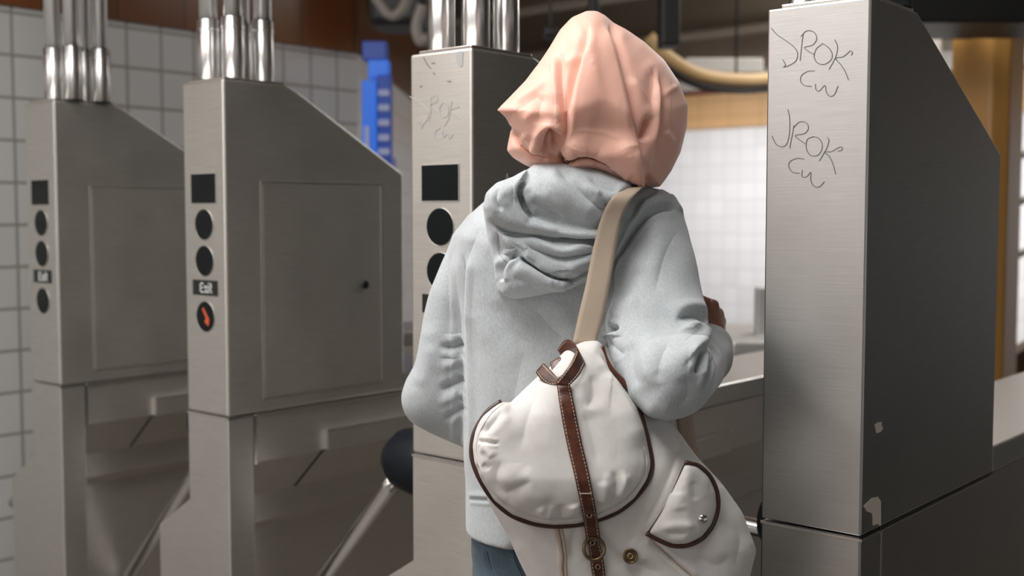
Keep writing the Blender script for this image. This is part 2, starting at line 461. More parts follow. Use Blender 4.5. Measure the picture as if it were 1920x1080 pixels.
def beam(y0, y1, z0, label):
    o = box('ceiling_beam', (-8.9, 4.3, y0, y1, z0, 3.3), M_beam, None, .01); return o
for i, (y, z0, lab) in enumerate([(3.3, 2.95, 'dark painted ceiling beam nearest the turnstiles'), (5.0, 2.86, 'dark painted ceiling beam midway down the hall'), (6.5, 2.8, 'dark painted ceiling beam just before the tiled far wall')]):
    t = MB(); t.box(-8.9, .98, y-.11, y+.11, z0, z0+.03); t.box(-8.9, .98, y-.012, y+.012, z0+.03, 3.3-.03); t.box(-8.9, .98, y-.11, y+.11, 3.27, 3.3)
    o = t.build('ceiling_beam', M_beam); o['kind'] = 'structure'; o.name = 'trim_%d' % (6+i)

# ================================================================== TURNSTILES
SW, SEAM, TOP, DD = .162, .92, 1.70, .565
def strokes_on(pts_list, conv, nrm, wd):
    m = MB()
    for pts in pts_list:
        P = catmull(pts, 5); Q = np.array([conv(*p) for p in P])+np.array(nrm)*.0004
        m.add(*ribbon(Q, nrm, wd, .0005))
    return m
def exit_letters(cx, cz, h, y):
    """the word Exit as strokes in the front plane, centred on cx, cz"""
    s = h; t = .16*s; m = MB(); x = cx-.95*s
    def b(x0, x1, z0, z1): m.box(x+x0*s, x+x1*s, y-.0008, y, cz-.5*s+z0*s, cz-.5*s+z1*s)
    b(0, .17, 0, 1); b(0, .6, 0, .16); b(0, .52, .43, .58); b(0, .6, .84, 1)
    x += .72*s
    for sgn in (1, -1):
        P = [(0, 0), (.17, 0), (.55, .72), (.38, .72)] if sgn > 0 else [(.38, 0), (.55, 0), (.17, .72), (0, .72)]
        v, f = prism([(x+p[0]*s, cz-.5*s+p[1]*s) for p in P], 1, y-.0008, y); m.add(v, f)
    x += .66*s; b(0, .16, 0, .72); b(0, .16, .84, 1)
    x += .26*s; b(.1, .26, 0, 1); b(0, .4, .58, .72); b(.1, .38, 0, .14)
    return m
def make_turnstile(kind, label):
    t = thing('turnstile', label, 'turnstile', (0, 0, 0), None)
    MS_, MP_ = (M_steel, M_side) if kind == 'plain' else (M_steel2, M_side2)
    a = .185 if kind != 'plain' else .17
    zf = 1.50
    # upper housing: side profile with sloped back
    prof = [(0, SEAM+.003), (0, TOP), (a, TOP), (a+.03, TOP-.012), (DD, zf), (DD, SEAM+.003)] if kind != 'plain' else [(0, SEAM+.003), (0, TOP), (a, TOP), (DD, zf), (DD, SEAM+.003)]
    v, f = prism(prof, 0, -SW, 0)
    pyd('housing', v, f, [MS_], t, False, False, .003 if kind == 'plain' else .005)
    # top plate and pipes
    box('top_plate', (-SW+.02, -.004, .004, a-.004, TOP, TOP+.006), M_edge, t, .002, False)
    for (px_, py_) in ((-.125, .05), (-.045, .062), (-.042, .145), (-.122, .14)):
        p = cyl('pipe', (px_, py_, TOP+.006), (px_, py_, 3.25), .0215, M_pipe, t, 28, False)
        s = cyl('sleeve', (px_, py_, TOP+.006), (px_, py_, 1.85), .0262, M_pipe, p, 28, False)
        v, f = tube([(px_, py_, 1.825), (px_, py_, 1.828)], .0268, 28); pyd('collar', v, f, M_pipe, p, False, False)
    # side access panel (raised lip) with lock
    if kind != 'plain':
        y0, y1, z0, z1 = .10, .487, .953, 1.47
        m = MB()
        for b in ((-.0005, .0015, y0, y1, z1-.003, z1), (-.0005, .0015, y0, y1, z0, z0+.003), (-.0005, .0015, y0, y0+.003, z0+.003, z1-.003), (-.0005, .0015, y1-.003, y1, z0+.003, z1-.003)): m.box(*b)
        m.build('panel_lip', M_edge, t, False, False)
        p = box('access_panel', (-.002, .0012, y0+.006, y1-.006, z0+.006, z1-.006), MP_, t, .001, False)
        cyl('lock', (.0, .425, 1.211), (.006, .425, 1.211), .010, M_black, p, 20, False)
    # lower cabinet: front column with a flare, wide low body behind
    fl = [(0, 0), (0, SEAM), (-SW, SEAM), (-SW, .705), (-.295, .62), (-.295, 0)]
    v, f = prism(fl, 1, 0, .072); pyd('front_column', v, f, MS_, t, False, False, .003)
    # side of the low body: upright band, undercut, lower panel   (profile in X, Z)
    pl_ = kind == 'plain'
    pr = [(-.003, SEAM), (-.003, .0), (-.26, .0), (-.26, SEAM)] if pl_ else [(-.003, SEAM), (-.003, .803), (-.09, .70), (-.09, .632), (-.135, .60), (-.135, .06), (-.26, .06), (-.26, SEAM)]
    v, f = prism([(x if x > -.2 else -.158, z) for x, z in pr], 1, .076, .245); pyd('side_casing', v, f, MP_, t, False, False, 0)
    pr2 = [(x if x > -.2 else -.28, z) for x, z in pr]
    v, f = prism(pr2, 1, .245, 1.75); q = pyd('low_body', v, f, MP_, t, False, False, 0)
    pyd('lid', *prism([(-.285, SEAM+.001), (-.285, .97), (0, .97), (0, SEAM+.001)], 1, DD+.003, 1.75), M_lid, t, False, False, .004)
    # bright strips standing in for highlights on the side casing edges
    m = MB(); m.box(-.003, .001, .073, .079, .0 if pl_ else .80, .917); m.box(-.004, .002, .079, DD, .9155, .9195)
    m.build('edge_highlight', M_edge, t, False, False)
    m = MB(); m.box(-.003, .002, .0, .0735, .9155, .9195); m.box(-SW, 0, -.0015, .002, .9155, .9195); m.build('seam_highlight', M_edge, t, False, False)  # bright line laid along the seam as a built-in highlight
    if not pl_:
        rb_ = box('reader_box', (-.01, .012, .29, .94, .80, .852), MP_, t, .002, False); box('edge_highlight', (-.01, .0125, .289, .94, .850, .8545), M_edge, rb_, .0005, False); box('edge_highlight', (-.01, .0125, .287, .291, .80, .8545), M_edge, rb_, .0005, False)  # bright strips on the reader box edges act as highlights
    if not pl_:
        v, f = tube([(-.002, .285, .803), (-.088, .262, .702)], .0025, 8); pyd('seam', v, f, M_gap, t, False, False)
    # display column
    if kind != 'plain':
        yf = 0
        m = MB(); m.box(-SW+.032, -SW+.129, yf-.0015, yf+.001, 1.418, 1.486); o = m.build('display_window', M_glass, t, False, False, .0006)
        m2 = MB()
        for b in ((-SW+.031, -SW+.130, 1.486, 1.487), (-SW+.031, -SW+.130, 1.417, 1.418)): m2.box(b[0], b[1], yf-.002, yf, b[2], b[3])
        for b in ((-SW+.031, -SW+.032), (-SW+.129, -SW+.130)): m2.box(b[0], b[1], yf-.002, yf, 1.418, 1.486)
        m2.build('window_rim', M_edge, o, False, False)
        cx = -SW+.0795
        for z in (1.368, 1.283, 1.152):
            c = cyl('indicator_lens', (cx, yf-.0012, z), (cx, yf+.001, z), .0355, M_glass, t, 40, False)
            th = np.linspace(0, 2*PI, 41)[:-1]; v, f = tube([(cx+.0362*math.cos(q), yf-.0008, z+.0362*math.sin(q)) for q in th], .0006, 6, False, True); pyd('lens_rim', v, f, MS_, c, True, False)
        if kind == 'lit':
            m = MB(); z = 1.152
            v, f = prism([(cx-.012, z+.018), (cx-.006, z+.021), (cx+.016, z-.006), (cx+.012, z-.022), (cx-.003, z-.012), (cx+.003, z-.004)], 1, yf-.0018, yf-.0012)
            m.add(v, f).build('arrow_light', M_red, c, False, False)
        s = box('exit_sign', (-SW+.031, -SW+.129, yf-.0015, yf+.001, 1.202, 1.238), M_black, t, .0006, False)
        exit_letters(cx+.004, 1.220, .024, yf-.0014).build('lettering', M_white, s, False, False)
    # hub and arm on the left side
    zc, yc = .832, (.32 if kind == 'plain' else .25)
    hb = MB()
    R_ = [.05, .078, .082, .07, .045]; xs = [-.20, -.21, -.25, -.29, -.32] if kind == 'plain' else [-.275, -.285, -.36, -.44, -.475]
    seg = 28
    for x, r in zip(xs, R_):
        for k in range(seg):
            an = 2*PI*k/seg; hb.v.append((x, yc+r*math.cos(an), zc+r*math.sin(an)))
    for i in range(len(xs)-1):
        for k in range(seg): hb.f.append((i*seg+k, i*seg+(k+1) % seg, (i+1)*seg+(k+1) % seg, (i+1)*seg+k))
    hb.f += [tuple(range(seg)), tuple(range(len(xs)*seg-1, (len(xs)-1)*seg-1, -1))]
    h = hb.build('hub', M_hub, t, True, False)
    if kind == 'plain': e = (-.52, yc+.02, .808); s0 = (-.30, yc, .808)
    elif kind == 'lit': s0 = (-.455, yc, .73); e = (-.885, yc, .28)
    else: s0 = (-.470, yc, .785); e = (-.80, yc, .415)
    s0 = np.array(s0); e = np.array(e)
    ar = catmull([s0, s0*.5+e*.5, e], 6); v, f = tube(ar, .0165 if kind == 'plain' else .019, 24); pyd('arm', v, f, M_chrome, h, True, False)
    return t
M_hub = mat('dark_blue_rubber', (.004, .007, .012), .4, 0, Specular_IOR_Level=.3)

LBL = {0: 'nearest turnstile with plain scratched front, right of the person', 1: 'turnstile directly left of the person, big display window and faint scratches', 2: 'second turnstile from the left with red-lit lens below Exit sign', 3: 'leftmost turnstile beside the white tiled wall'}
TS = {}
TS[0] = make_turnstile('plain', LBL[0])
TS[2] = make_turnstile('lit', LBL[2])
TS[1] = make_turnstile('dark', LBL[1])
TS[3] = copy_tree(TS[1])
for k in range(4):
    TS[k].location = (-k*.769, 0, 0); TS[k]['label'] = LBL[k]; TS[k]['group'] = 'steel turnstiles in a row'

for q in bpy.data.objects:
    if q.parent == TS[3] and q.name.split('.')[0] == 'pipe': q.location.x += .035

# graffiti and tape on the nearest turnstile; scratches on the one left of the person
def c_(pts, s, ox, oy): return [(ox+x/s, oy+y/s) for x, y in pts]
G4 = [[(75, 150), (105, 185), (150, 215), (195, 250), (215, 285), (205, 325), (170, 348), (140, 358), (150, 345), (136, 318)],
      [(245, 180), (238, 230), (232, 285), (228, 325)], [(232, 195), (262, 165), (300, 170), (317, 205), (295, 240), (252, 252), (275, 275), (305, 292)],
      [(345, 235), (315, 260), (303, 300), (320, 335), (360, 342), (395, 315), (397, 280), (375, 250), (345, 230)],
      [(412, 212), (427, 245), (422, 290), (402, 335), (382, 370)], [(500, 295), (508, 280), (495, 272), (480, 285), (455, 303), (418, 312), (445, 345), (470, 385), (486, 427)],
      [(305, 378), (270, 380), (238, 400), (230, 430), (250, 455), (290, 460)], [(310, 448), (312, 475), (330, 485), (360, 455), (368, 490), (385, 512), (410, 505), (430, 458)],
      [(163, 583), (172, 630), (172, 700), (160, 760), (135, 782), (100, 768), (78, 724)],
      [(195, 668), (188, 710), (180, 750), (173, 790)], [(193, 680), (225, 650), (262, 655), (272, 685), (250, 712), (202, 722), (225, 745), (255, 765)],
      [(298, 728), (265, 745), (262, 795), (285, 828), (320, 828), (342, 800), (345, 765), (325, 735), (295, 728)],
      [(372, 733), (382, 745), (372, 785), (350, 825), (330, 857)], [(428, 805), (450, 800), (450, 783), (425, 790), (395, 808), (358, 810), (385, 835), (405, 880), (417, 928)],
      [(250, 848), (215, 843), (175, 860), (168, 890), (190, 918), (225, 923)], [(240, 905), (238, 940), (262, 942), (285, 918), (285, 960), (300, 990), (330, 995), (358, 968)]]
def front_conv(x, y): return on_y(x, y, 0.0)
for q_ in (G4[:6], G4[6:8], G4[8:14], G4[14:]): strokes_on([c_(p, 2.842, 1420, 0) for p in q_], front_conv, (0, -1, 0), .0011).build('scratched_letters', M_scr, TS[0])
G3 = [[(365, 610), (420, 640), (470, 690), (485, 740), (450, 790), (440, 815), (430, 770)], [(500, 620), (500, 700), (490, 770)], [(500, 620), (535, 605), (540, 640), (500, 665), (540, 710)],
      [(575, 650), (555, 690), (570, 740), (605, 730), (610, 670), (580, 645)], [(632, 640), (615, 740), (585, 800)], [(680, 675), (625, 700), (685, 755)], [(560, 810), (530, 830), (530, 870), (560, 880)], [(575, 830), (580, 870), (605, 845), (615, 880), (640, 850)]]
strokes_on([c_(p, 3.375, 660, 0) for p in G3], front_conv, (0, -1, 0), .0016).build('faint_scratched_letters', M_scr2, TS[1])
for q_ in ([(453, 362), (475, 405), (500, 435)], [(515, 460), (527, 474)], [(505, 400), (525, 401)], [(605, 515), (628, 517)], [(430, 552), (445, 545)]): strokes_on([c_(q_, 3.375, 660, 0)], front_conv, (0, -1, 0), .0022).build('scratch', M_scr, TS[1])
mm = MB()
for pts in (c_([(657, 332), (690, 322), (705, 330), (700, 420), (683, 424), (660, 390)], 3.375, 660, 0),):
    v, f = prism([(front_conv(x, y)[0], front_conv(x, y)[2]) for x, y in pts], 1, -.0008, .0); mm.add(v, f)
mm.build('worn_patch', M_scr2, TS[1])
def side_patch(pts, name, m, par, X, th=.0012):
    P = [on_x(x, y, X) for x, y in pts]; v, f = prism([(p[1], p[2]) for p in P], 0, X, X+th); return pyd(name, v, f, m, par)
side_patch(c_([(478, 818), (508, 788), (530, 783), (541, 800), (541, 892), (528, 884), (513, 890), (511, 845), (490, 838)], 2, 1380, 540), 'torn_tape', M_tape, TS[0], 0.0)
side_patch(c_([(520, 512), (530, 505), (545, 502), (542, 515), (550, 525), (540, 540), (526, 544)], 2, 1380, 540), 'torn_tape', M_tape, TS[0], 0.0)
v, f = tube([(-.03, .145, TOP+.006), (-.03, .145, TOP+.03)], .03, 24); pyd('bolt', v, f, M_blk, TS[0])

# ================================================================== BACKGROUND THINGS
# ochre steel column
c0 = to_world(np.array([2.02, 5.0, 0]))
t = thing('steel_column', 'ochre painted steel column behind the nearest turnstile', 'column', tuple(c0))
d = .125; wbt = MB()
pr = [(-d, -d), (d, -d), (d, -d+.02), (.03, -d+.035), (.03, d-.035), (d, d-.02), (d, d), (-d, d), (-d, d-.02), (-.03, d-.035), (-.03, -d+.035), (-d, -d+.02)]
sq = [(x*1.0, y) for x, y in [(-.115, -.115), (.06, -.125), (.115, -.07), (.115, .115), (-.115, .115)]]
pyd('shaft', *prism(sq, 2, 0.02, 2.86), M_ochre, t, False, False, .012)
pyd('base_plate', *prism([(-.17, -.17), (.17, -.17), (.17, .17), (-.17, .17)], 2, 0, .02), M_ochre, t, False, False, .004)
pyd('capital', *prism([(-.22, -.22), (.22, -.22), (.22, .22), (-.22, .22)], 2, 2.84, 2.9), M_beam, t, False, False, .01)
# dark box girder and junction over the column
g0 = W(1720, 8, 4.6); g1 = W(1925, 40, 4.6)
def vbox(name, x0, x1, y0, y1, v0, v1, m, parent=None, bevel=.01):
    """box aligned with the view frame, from photo corners at distance v0, depth v1-v0"""
    A = UVZ(x0, y1, v0); B = UVZ(x1, y0, v0)
    pts = []
    for u in (A[0], B[0]):
        for v in (v0, v1):
            for z in (A[2], B[2]): pts.append(to_world(np.array([u, v, z])))
    f = boxv(0, 1, 0, 1, 0, 1)[1]
    return pyd(name, pts, f, m, parent, False, True, bevel)
tagp(vbox('cable_duct', 1700, 2050, -60, 42, 4.3, 4.7, M_blk), 'black cable duct under the ceiling by the ochre column', 'duct')
tagp(vbox('junction_box', 1745, 1856, 20, 62, 4.72, 4.9, M_beam), 'dark junction box hanging left of the ochre column', 'box')
tagp(vbox('signal_box', 1886, 1912, 76, 130, 6.0, 6.2, M_cream), 'small white box on the wall right of the ochre column', 'box')
tagp(vbox('wall_lamp', 1742, 1768, 34, 140, 5.6, 5.8, M_cream), 'slim white lamp housing seen over the nearest turnstile slope', 'lamp')
tagp(vbox('steel_pipe', 1908, 1922, 120, 300, 6.3, 6.36, M_chrome), 'upright grey pipe by the small white box', 'pipe')
# stairs wall, rail
def P3(x, y, v): return W(x, y, v)
st = thing('stair_railing', 'steel stair railing with white bars at the right edge', 'railing', tuple(W(1900, 640, 5.6)*np.array([1, 1, 0])))
for (x0, y0, x1, y1, r) in ((1868, 318, 2040, 215, .022), (1872, 404, 2040, 300, .018), (1872, 500, 2040, 400, .018)):
    v, f = tube([W(x0, y0, 5.5), W(x1, y1, 5.9)], r, 16); pyd('rail', v, f, M_rail if 'M_rail' in globals() else mat('white_rail', (.72, .72, .70), .35), st, True)
for (x0, y0, x1, y1) in ((1903, 305, 1892, 690), (1990, 250, 1980, 690)):
    v, f = tube([W(x0, y0, 5.55), W(x1, y1, 5.55)], .016, 12); pyd('post', v, f, M_blk, st, True)
sb = [W(1866, 688, 5.7), W(2060, 570, 5.9), W(2060, 900, 5.9), W(1866, 900, 5.7)]
back = [p+FH*.12 for p in sb]
o = pyd('stair_stringer', sb+back, [(0, 1, 2, 3), (7, 6, 5, 4), (0, 4, 5, 1), (1, 5, 6, 2), (2, 6, 7, 3), (3, 7, 4, 0)], mat('brown_stringer', (.10, .055, .03), .6))
tagp(o, 'dark brown sloping stair side under the railing', 'stair')
# far turnstile beyond the passage
ft = thing('barrier', 'pale steel barrier beyond the passage, left of the nearest turnstile', 'barrier', tuple(W(1400, 700, 4.6)*np.array([1, 1, 0])))
M_pale = mat('pale_steel', (.62, .61, .59), .4, .6)
q0 = on_z(1378, 655, 1.02)
vbox('lid', 1372, 1560, 641, 668, 4.2, 4.9, M_pale, ft, .01)
vbox('casing', 1378, 1560, 668, 1105, 4.25, 4.85, M_side, ft, .01)
vbox('post', 1419, 1440, 540, 641, 4.5, 4.56, M_pale, ft, .006)
# blue stand by the left corner
bs = thing('information_stand', 'tall blue information stand at the corner of the tiled wall', 'stand', tuple(W(706, 600, 5.0)*np.array([1, 1, 0])))
M_blue = mat('blue_panel', (.02, .16, .75), .35); M_blue2 = mat('deep_blue_panel', (.015, .08, .50), .4); M_pb = mat('pale_blue_print', (.45, .50, .75), .5)
bsdf(M_blue).inputs['Emission Color'].default_value = (.02, .2, 1, 1); bsdf(M_blue).inputs['Emission Strength'].default_value = .25
vbox('pedestal', 684, 730, 290, 1250, 5.05, 5.35, M_blue2, bs, .01)
vbox('panel', 679, 706, 150, 300, 4.98, 5.05, M_blue, bs, .004)
o = vbox('panel', 706, 733, 138, 310, 5.0, 5.06, M_blue2, bs, .004)
for y in (168, 196, 224, 252, 278): vbox('notice_line', 709, 730, y, y+12, 4.992, 4.999, M_pb, o, 0)
vbox('header', 679, 724, 77, 112, 5.0, 5.1, M_blue2, bs, .004)
vbox('header', 690, 728, 112, 146, 5.0, 5.1, M_blue, bs, .004)
o = vbox('marking', 684, 692, 236, 290, 4.972, 4.979, M_pb, bs, 0)
# ochre duct curve, cables and hanger under the ceiling
P = [W(1215, 70, 5.6), W(1255, 110, 5.6), W(1310, 140, 5.7), W(1380, 150, 5.9), W(1460, 146, 6.2), W(1640, 120, 6.8)]
v, f = tube(catmull(P, 6), .035, 14); dt = pyd('curved_duct', v, f, M_duct, None, True); tagp(dt, 'curved ochre duct with dark shade strip under the ceiling right of the pink headscarf', 'duct')
v, f = tube(catmull([p-np.array([0, 0, .051]) for p in P], 6), .018, 10); pyd('cable', v, f, M_blk, dt, True)  # black tube stands in for the shaded underside of the duct
for k_ in (1, 3, 5):
    v, f = tube([P[k_]+np.array([0, 0, .03]), np.array([P[k_][0], P[k_][1], 3.3])], .006, 8); pyd('hanger_rod', v, f, M_blk, dt, True)
tagp(vbox('hanger', 1240, 1277, -60, 84, 4.6, 4.75, M_blk), 'black steel hanger above and right of the pink headscarf', 'hanger')
tagp(vbox('hanger', 1105, 1124, -60, 28, 4.6, 4.7, M_blk), 'black steel hanger directly over the headscarf top', 'hanger')
jb = vbox('junction_box', 1020, 1046, 48, 68, 4.4, 4.5, M_blk); vbox('conduit', 1030, 1036, -560, 48, 4.43, 4.46, M_blk, jb, 0); tagp(jb, 'small black junction box left of the headscarf', 'box')
ms = vbox('light_housing', 1285, 1432, 108, 137, 6.4, 6.9, M_cream, None, .01); tagp(ms, 'white fluorescent light housing over the ochre duct', 'lamp')
for (pts, lab) in (([(770, -20, 4.9), (752, 20, 4.9), (730, 28, 4.9), (700, -10, 4.9)], 'pale curved pipe hanging from the ceiling left of the tall pipes'), ([(792, 10, 4.7), (780, 50, 4.7), (788, 78, 4.7), (800, 70, 4.7)], 'hooked grey cable behind the tall pipes')):
    v, f = tube(catmull([W(*p) for p in pts], 8), .022, 10); tagp(pyd('pipe_run', v, f, mat('dull_grey_paint', (.28, .25, .22), .5), None, True), lab, 'pipe')
tagp(vbox('cable_bundle', 690, 800, -40, 45, 5.2, 5.5, M_blk, None, .03), 'dark bundle of cables at the ceiling above the blue stand', 'cables')

# ================================================================== PERSON
from mathutils.bvhtree import BVHTree
def bvh(objs):
    V = []; Fc = []
    for o in objs:
        mw = Matrix.Translation(Vector(wloc(o))); n = len(V)
        V += [mw @ q.co for q in o.data.vertices]; Fc += [tuple(i+n for i in p.vertices) for p in o.data.polygons]
    return BVHTree.FromPolygons(V, Fc)
def hit(tree, x, y, off=0.0, dv=1.7):
    d = wdir(x, y); d = d/np.linalg.norm(d)
    h = tree.ray_cast(Vector(CAM), Vector(d))
    if h[0] is None: return None
    return np.array(h[0])-d*off
def drape(tree, pts, off=.001, n=6, smooth=2):
    """photo positions (x, y) or (x, y, v) -> world points lying on the surfaces in tree"""
    P = catmull([p[:2] for p in pts], n); V = []
    H = [hit(tree, *p, off) for p in P]
    vs = np.array([np.nan if h is None else (h-CAM)@FH for h in H]); ok = ~np.isnan(vs)
    vs = np.interp(np.arange(len(vs)), np.nonzero(ok)[0], vs[ok])
    for _ in range(smooth): vs = np.r_[vs[0], np.minimum((vs[:-2]+vs[1:-1]+vs[2:])/3, vs[1:-1]), vs[-1]]
    return np.array([W(p[0], p[1], v) for p, v in zip(P, vs)])
def strip(A, B, th, sub=3):
    """closed solid band between the two edge lines A and B (world points), thickness th; returns verts, faces"""
    A = np.array(A); B = np.array(B); n = len(A); k = sub+1
    T = np.gradient((A+B)/2, axis=0); Nn = np.cross(T, B-A); Nn /= np.linalg.norm(Nn, axis=1)[:, None]+1e-12
    for i in range(1, n):
        if Nn[i]@Nn[i-1] < 0: Nn[i] *= -1
    v = []
    for s in (.5, -.5):
        for i in range(n):
            for j in range(k+1):
                t = j/k; e = .75 if j in (0, k) else 1.
                v.append(A[i]+(B[i]-A[i])*t+Nn[i]*th*s*e)
    f = []; m = n*(k+1)
    for i in range(n-1):
        for j in range(k):
            a = i*(k+1)+j; f.append((a, a+1, a+k+2, a+k+1)); f.append((m+a, m+a+k+1, m+a+k+2, m+a+1))
        a = i*(k+1); f.append((a, a+k+1, m+a+k+1, m+a)); a += k; f.append((a, m+a, m+a+k+1, a+k+1))
    for a0 in (0, (n-1)*(k+1)):
        for j in range(k): f.append((a0+j, m+a0+j, m+a0+j+1, a0+j+1))
    return v, f

# --- materials
def cloth(name, c1, c2, rough, sc, bs=.25, sheen=.2, aniso=(1, 1, 1), fine=900):
    m = mat(name, c1, rough, 0, Sheen_Weight=sheen, Specular_IOR_Level=.25)
    v = coords(m, aniso); f = noise(m, v, sc, 5, .65)
    LK(m, ramp(m, f, [(.32, c2), (.68, c1)]), bsdf(m).inputs['Base Color'])
    f2 = noise(m, v, fine, 3, .6); bump(m, f2, bs, .0008); return m
M_hood = cloth('grey_melange_jersey', (.535, .572, .588), (.42, .455, .47), .9, 330, .35, .3, (1, 1, .55))
M_rib = cloth('grey_ribbed_jersey', (.56, .595, .61), (.43, .46, .475), .9, 150, .3, .3)
M_scarf = mat('peach_silky_cloth', (.83, .475, .375), .48, 0, Sheen_Weight=.25, Specular_IOR_Level=.35, Subsurface_Weight=.25, Subsurface_Scale=.02)
bsdf(M_scarf).inputs['Subsurface Radius'].default_value = (1, .45, .25)
M_skin = mat('brown_skin', (.23, .10, .062), .45, 0, Subsurface_Weight=.1, Subsurface_Scale=.01)
v_ = coords(M_skin); bump(M_skin, noise(M_skin, v_, 250, 4), .25, .0006)
M_eye = mat('eye_white', (.75, .73, .70), .25); M_pupil = mat('dark_iris', (.02, .012, .008), .2); M_lip = mat('lips', (.28, .09, .07), .45)
M_jean = cloth('blue_denim', (.11, .16, .20), (.055, .09, .12), .85, 500, .4, .1, (1, 1, 1), 1500)
M_thread = mat('pale_thread', (.68, .60, .48), .7)
M_jthread = mat('denim_seam', (.10, .17, .24), .8)
M_canvas = cloth('off_white_canvas', (.72, .70, .675), (.65, .63, .60), .85, 40, .25, .15, (1, 1, 1), 1100)
M_leather = mat('brown_leather', (.085, .026, .014), .33)
v_ = coords(M_leather); f_ = noise(M_leather, v_, 60, 4)
LK(M_leather, ramp(M_leather, f_, [(.3, (.05, .016, .010)), (.7, (.13, .042, .022))]), bsdf(M_leather).inputs['Base Color']); bump(M_leather, noise(M_leather, v_, 400, 3), .3, .0008)
M_piping = mat('dark_brown_piping', (.05, .018, .011), .35)
M_web = mat('beige_webbing', (.42, .335, .26), .9)
tc = N(M_web, 'ShaderNodeTexCoord'); wv = N(M_web, 'ShaderNodeTexWave'); wv.bands_direction = 'Z'; wv.inputs['Scale'].default_value = 210; wv.inputs['Distortion'].default_value = 1.2
LK(M_web, tc.outputs['Object'], wv.inputs['Vector']); bump(M_web, wv.outputs['Fac'], .3, .0008)
LK(M_web, ramp(M_web, wv.outputs['Fac'], [(0, (.36, .285, .215)), (1, (.46, .37, .29))]), bsdf(M_web).inputs['Base Color'])
M_bronze = mat('aged_bronze', (.20, .14, .08), .35, 1.0); M_brass = mat('brass_eyelet', (.45, .33, .18), .3, 1.0)
M_silver = mat('silver_snap', (.55, .54, .52), .15, 1.0); M_sole = mat('white_rubber_sole', (.6, .6, .58), .6); M_shoe = mat('grey_canvas_shoe', (.12, .12, .13), .8)
M_cord = mat('beige_cotton_cord', (.50, .40, .32), .8)

pb = to_world(np.array([.09, 1.92, 0]))
person = thing('person', 'person seen from behind in peach headscarf, grey hoodie and blue jeans walking through the turnstile', 'person', tuple(pb))
ZH = UVZ(960, 1034, 1.80)[2]               # hem height

# --- hoodie: torso and sleeves, one surface
RA = [(1190, 352), (1240, 360), (1276, 388), (1290, 430), (1303, 480), (1318, 555), (1328, 600), (1330, 660), (1322, 720), (1300, 765), (1250, 788), (1214, 780), (1180, 742), (1155, 695), (1141, 655), (1134, 605), (1145, 555), (1158, 490), (1172, 420)]
vRA = lambda x, y: np.interp(y, [380, 600, 780], [1.885, 1.77, 1.64])
LA = [(880, 408), (850, 440), (828, 490), (806, 545), (793, 600), (783, 660), (770, 712), (770, 738), (782, 768), (815, 802), (850, 830), (885, 850), (920, 800), (920, 700), (920, 600), (920, 480)]
TO = [(990, 322), (945, 348), (912, 375), (880, 402), (856, 440), (852, 500), (860, 580), (867, 660), (868, 760), (870, 850), (874, 930), (874, 1000), (876, 1100), (1255, 1100), (1258, 1000), (1262, 850), (1268, 650), (1276, 480), (1276, 400), (1245, 365), (1200, 345), (1110, 310), (1030, 305)]
vo = Vol(-.20, .42, 1.50, 2.22, ZH-.02, 1.52, .0048)
vo.F = vo.inflate(TO, 1.92, .125, .125, .11, 2.3)
vo.F = np.maximum(vo.F, ZH-vo.Z)
vo.union(vo.inflate(LA, lambda x, y: np.interp(y, [420, 800], [1.945, 2.0]), .062, .062, .056), .016)
vo.union(vo.cone(UVZ(808, 750, 2.0), UVZ(905, 800, 2.12), .050, .040), .03)
vo.union(vo.inflate(RA, vRA, .072, .07, .066), .014)
el, wr = UVZ(1262, 705, 1.665), UVZ(1322, 668, 1.95)
vo.union(vo.cone(el, wr, .060, .047), .012)
V, F = vo.mesh()
me = make_me('hoodie', V, F, 2, 2)
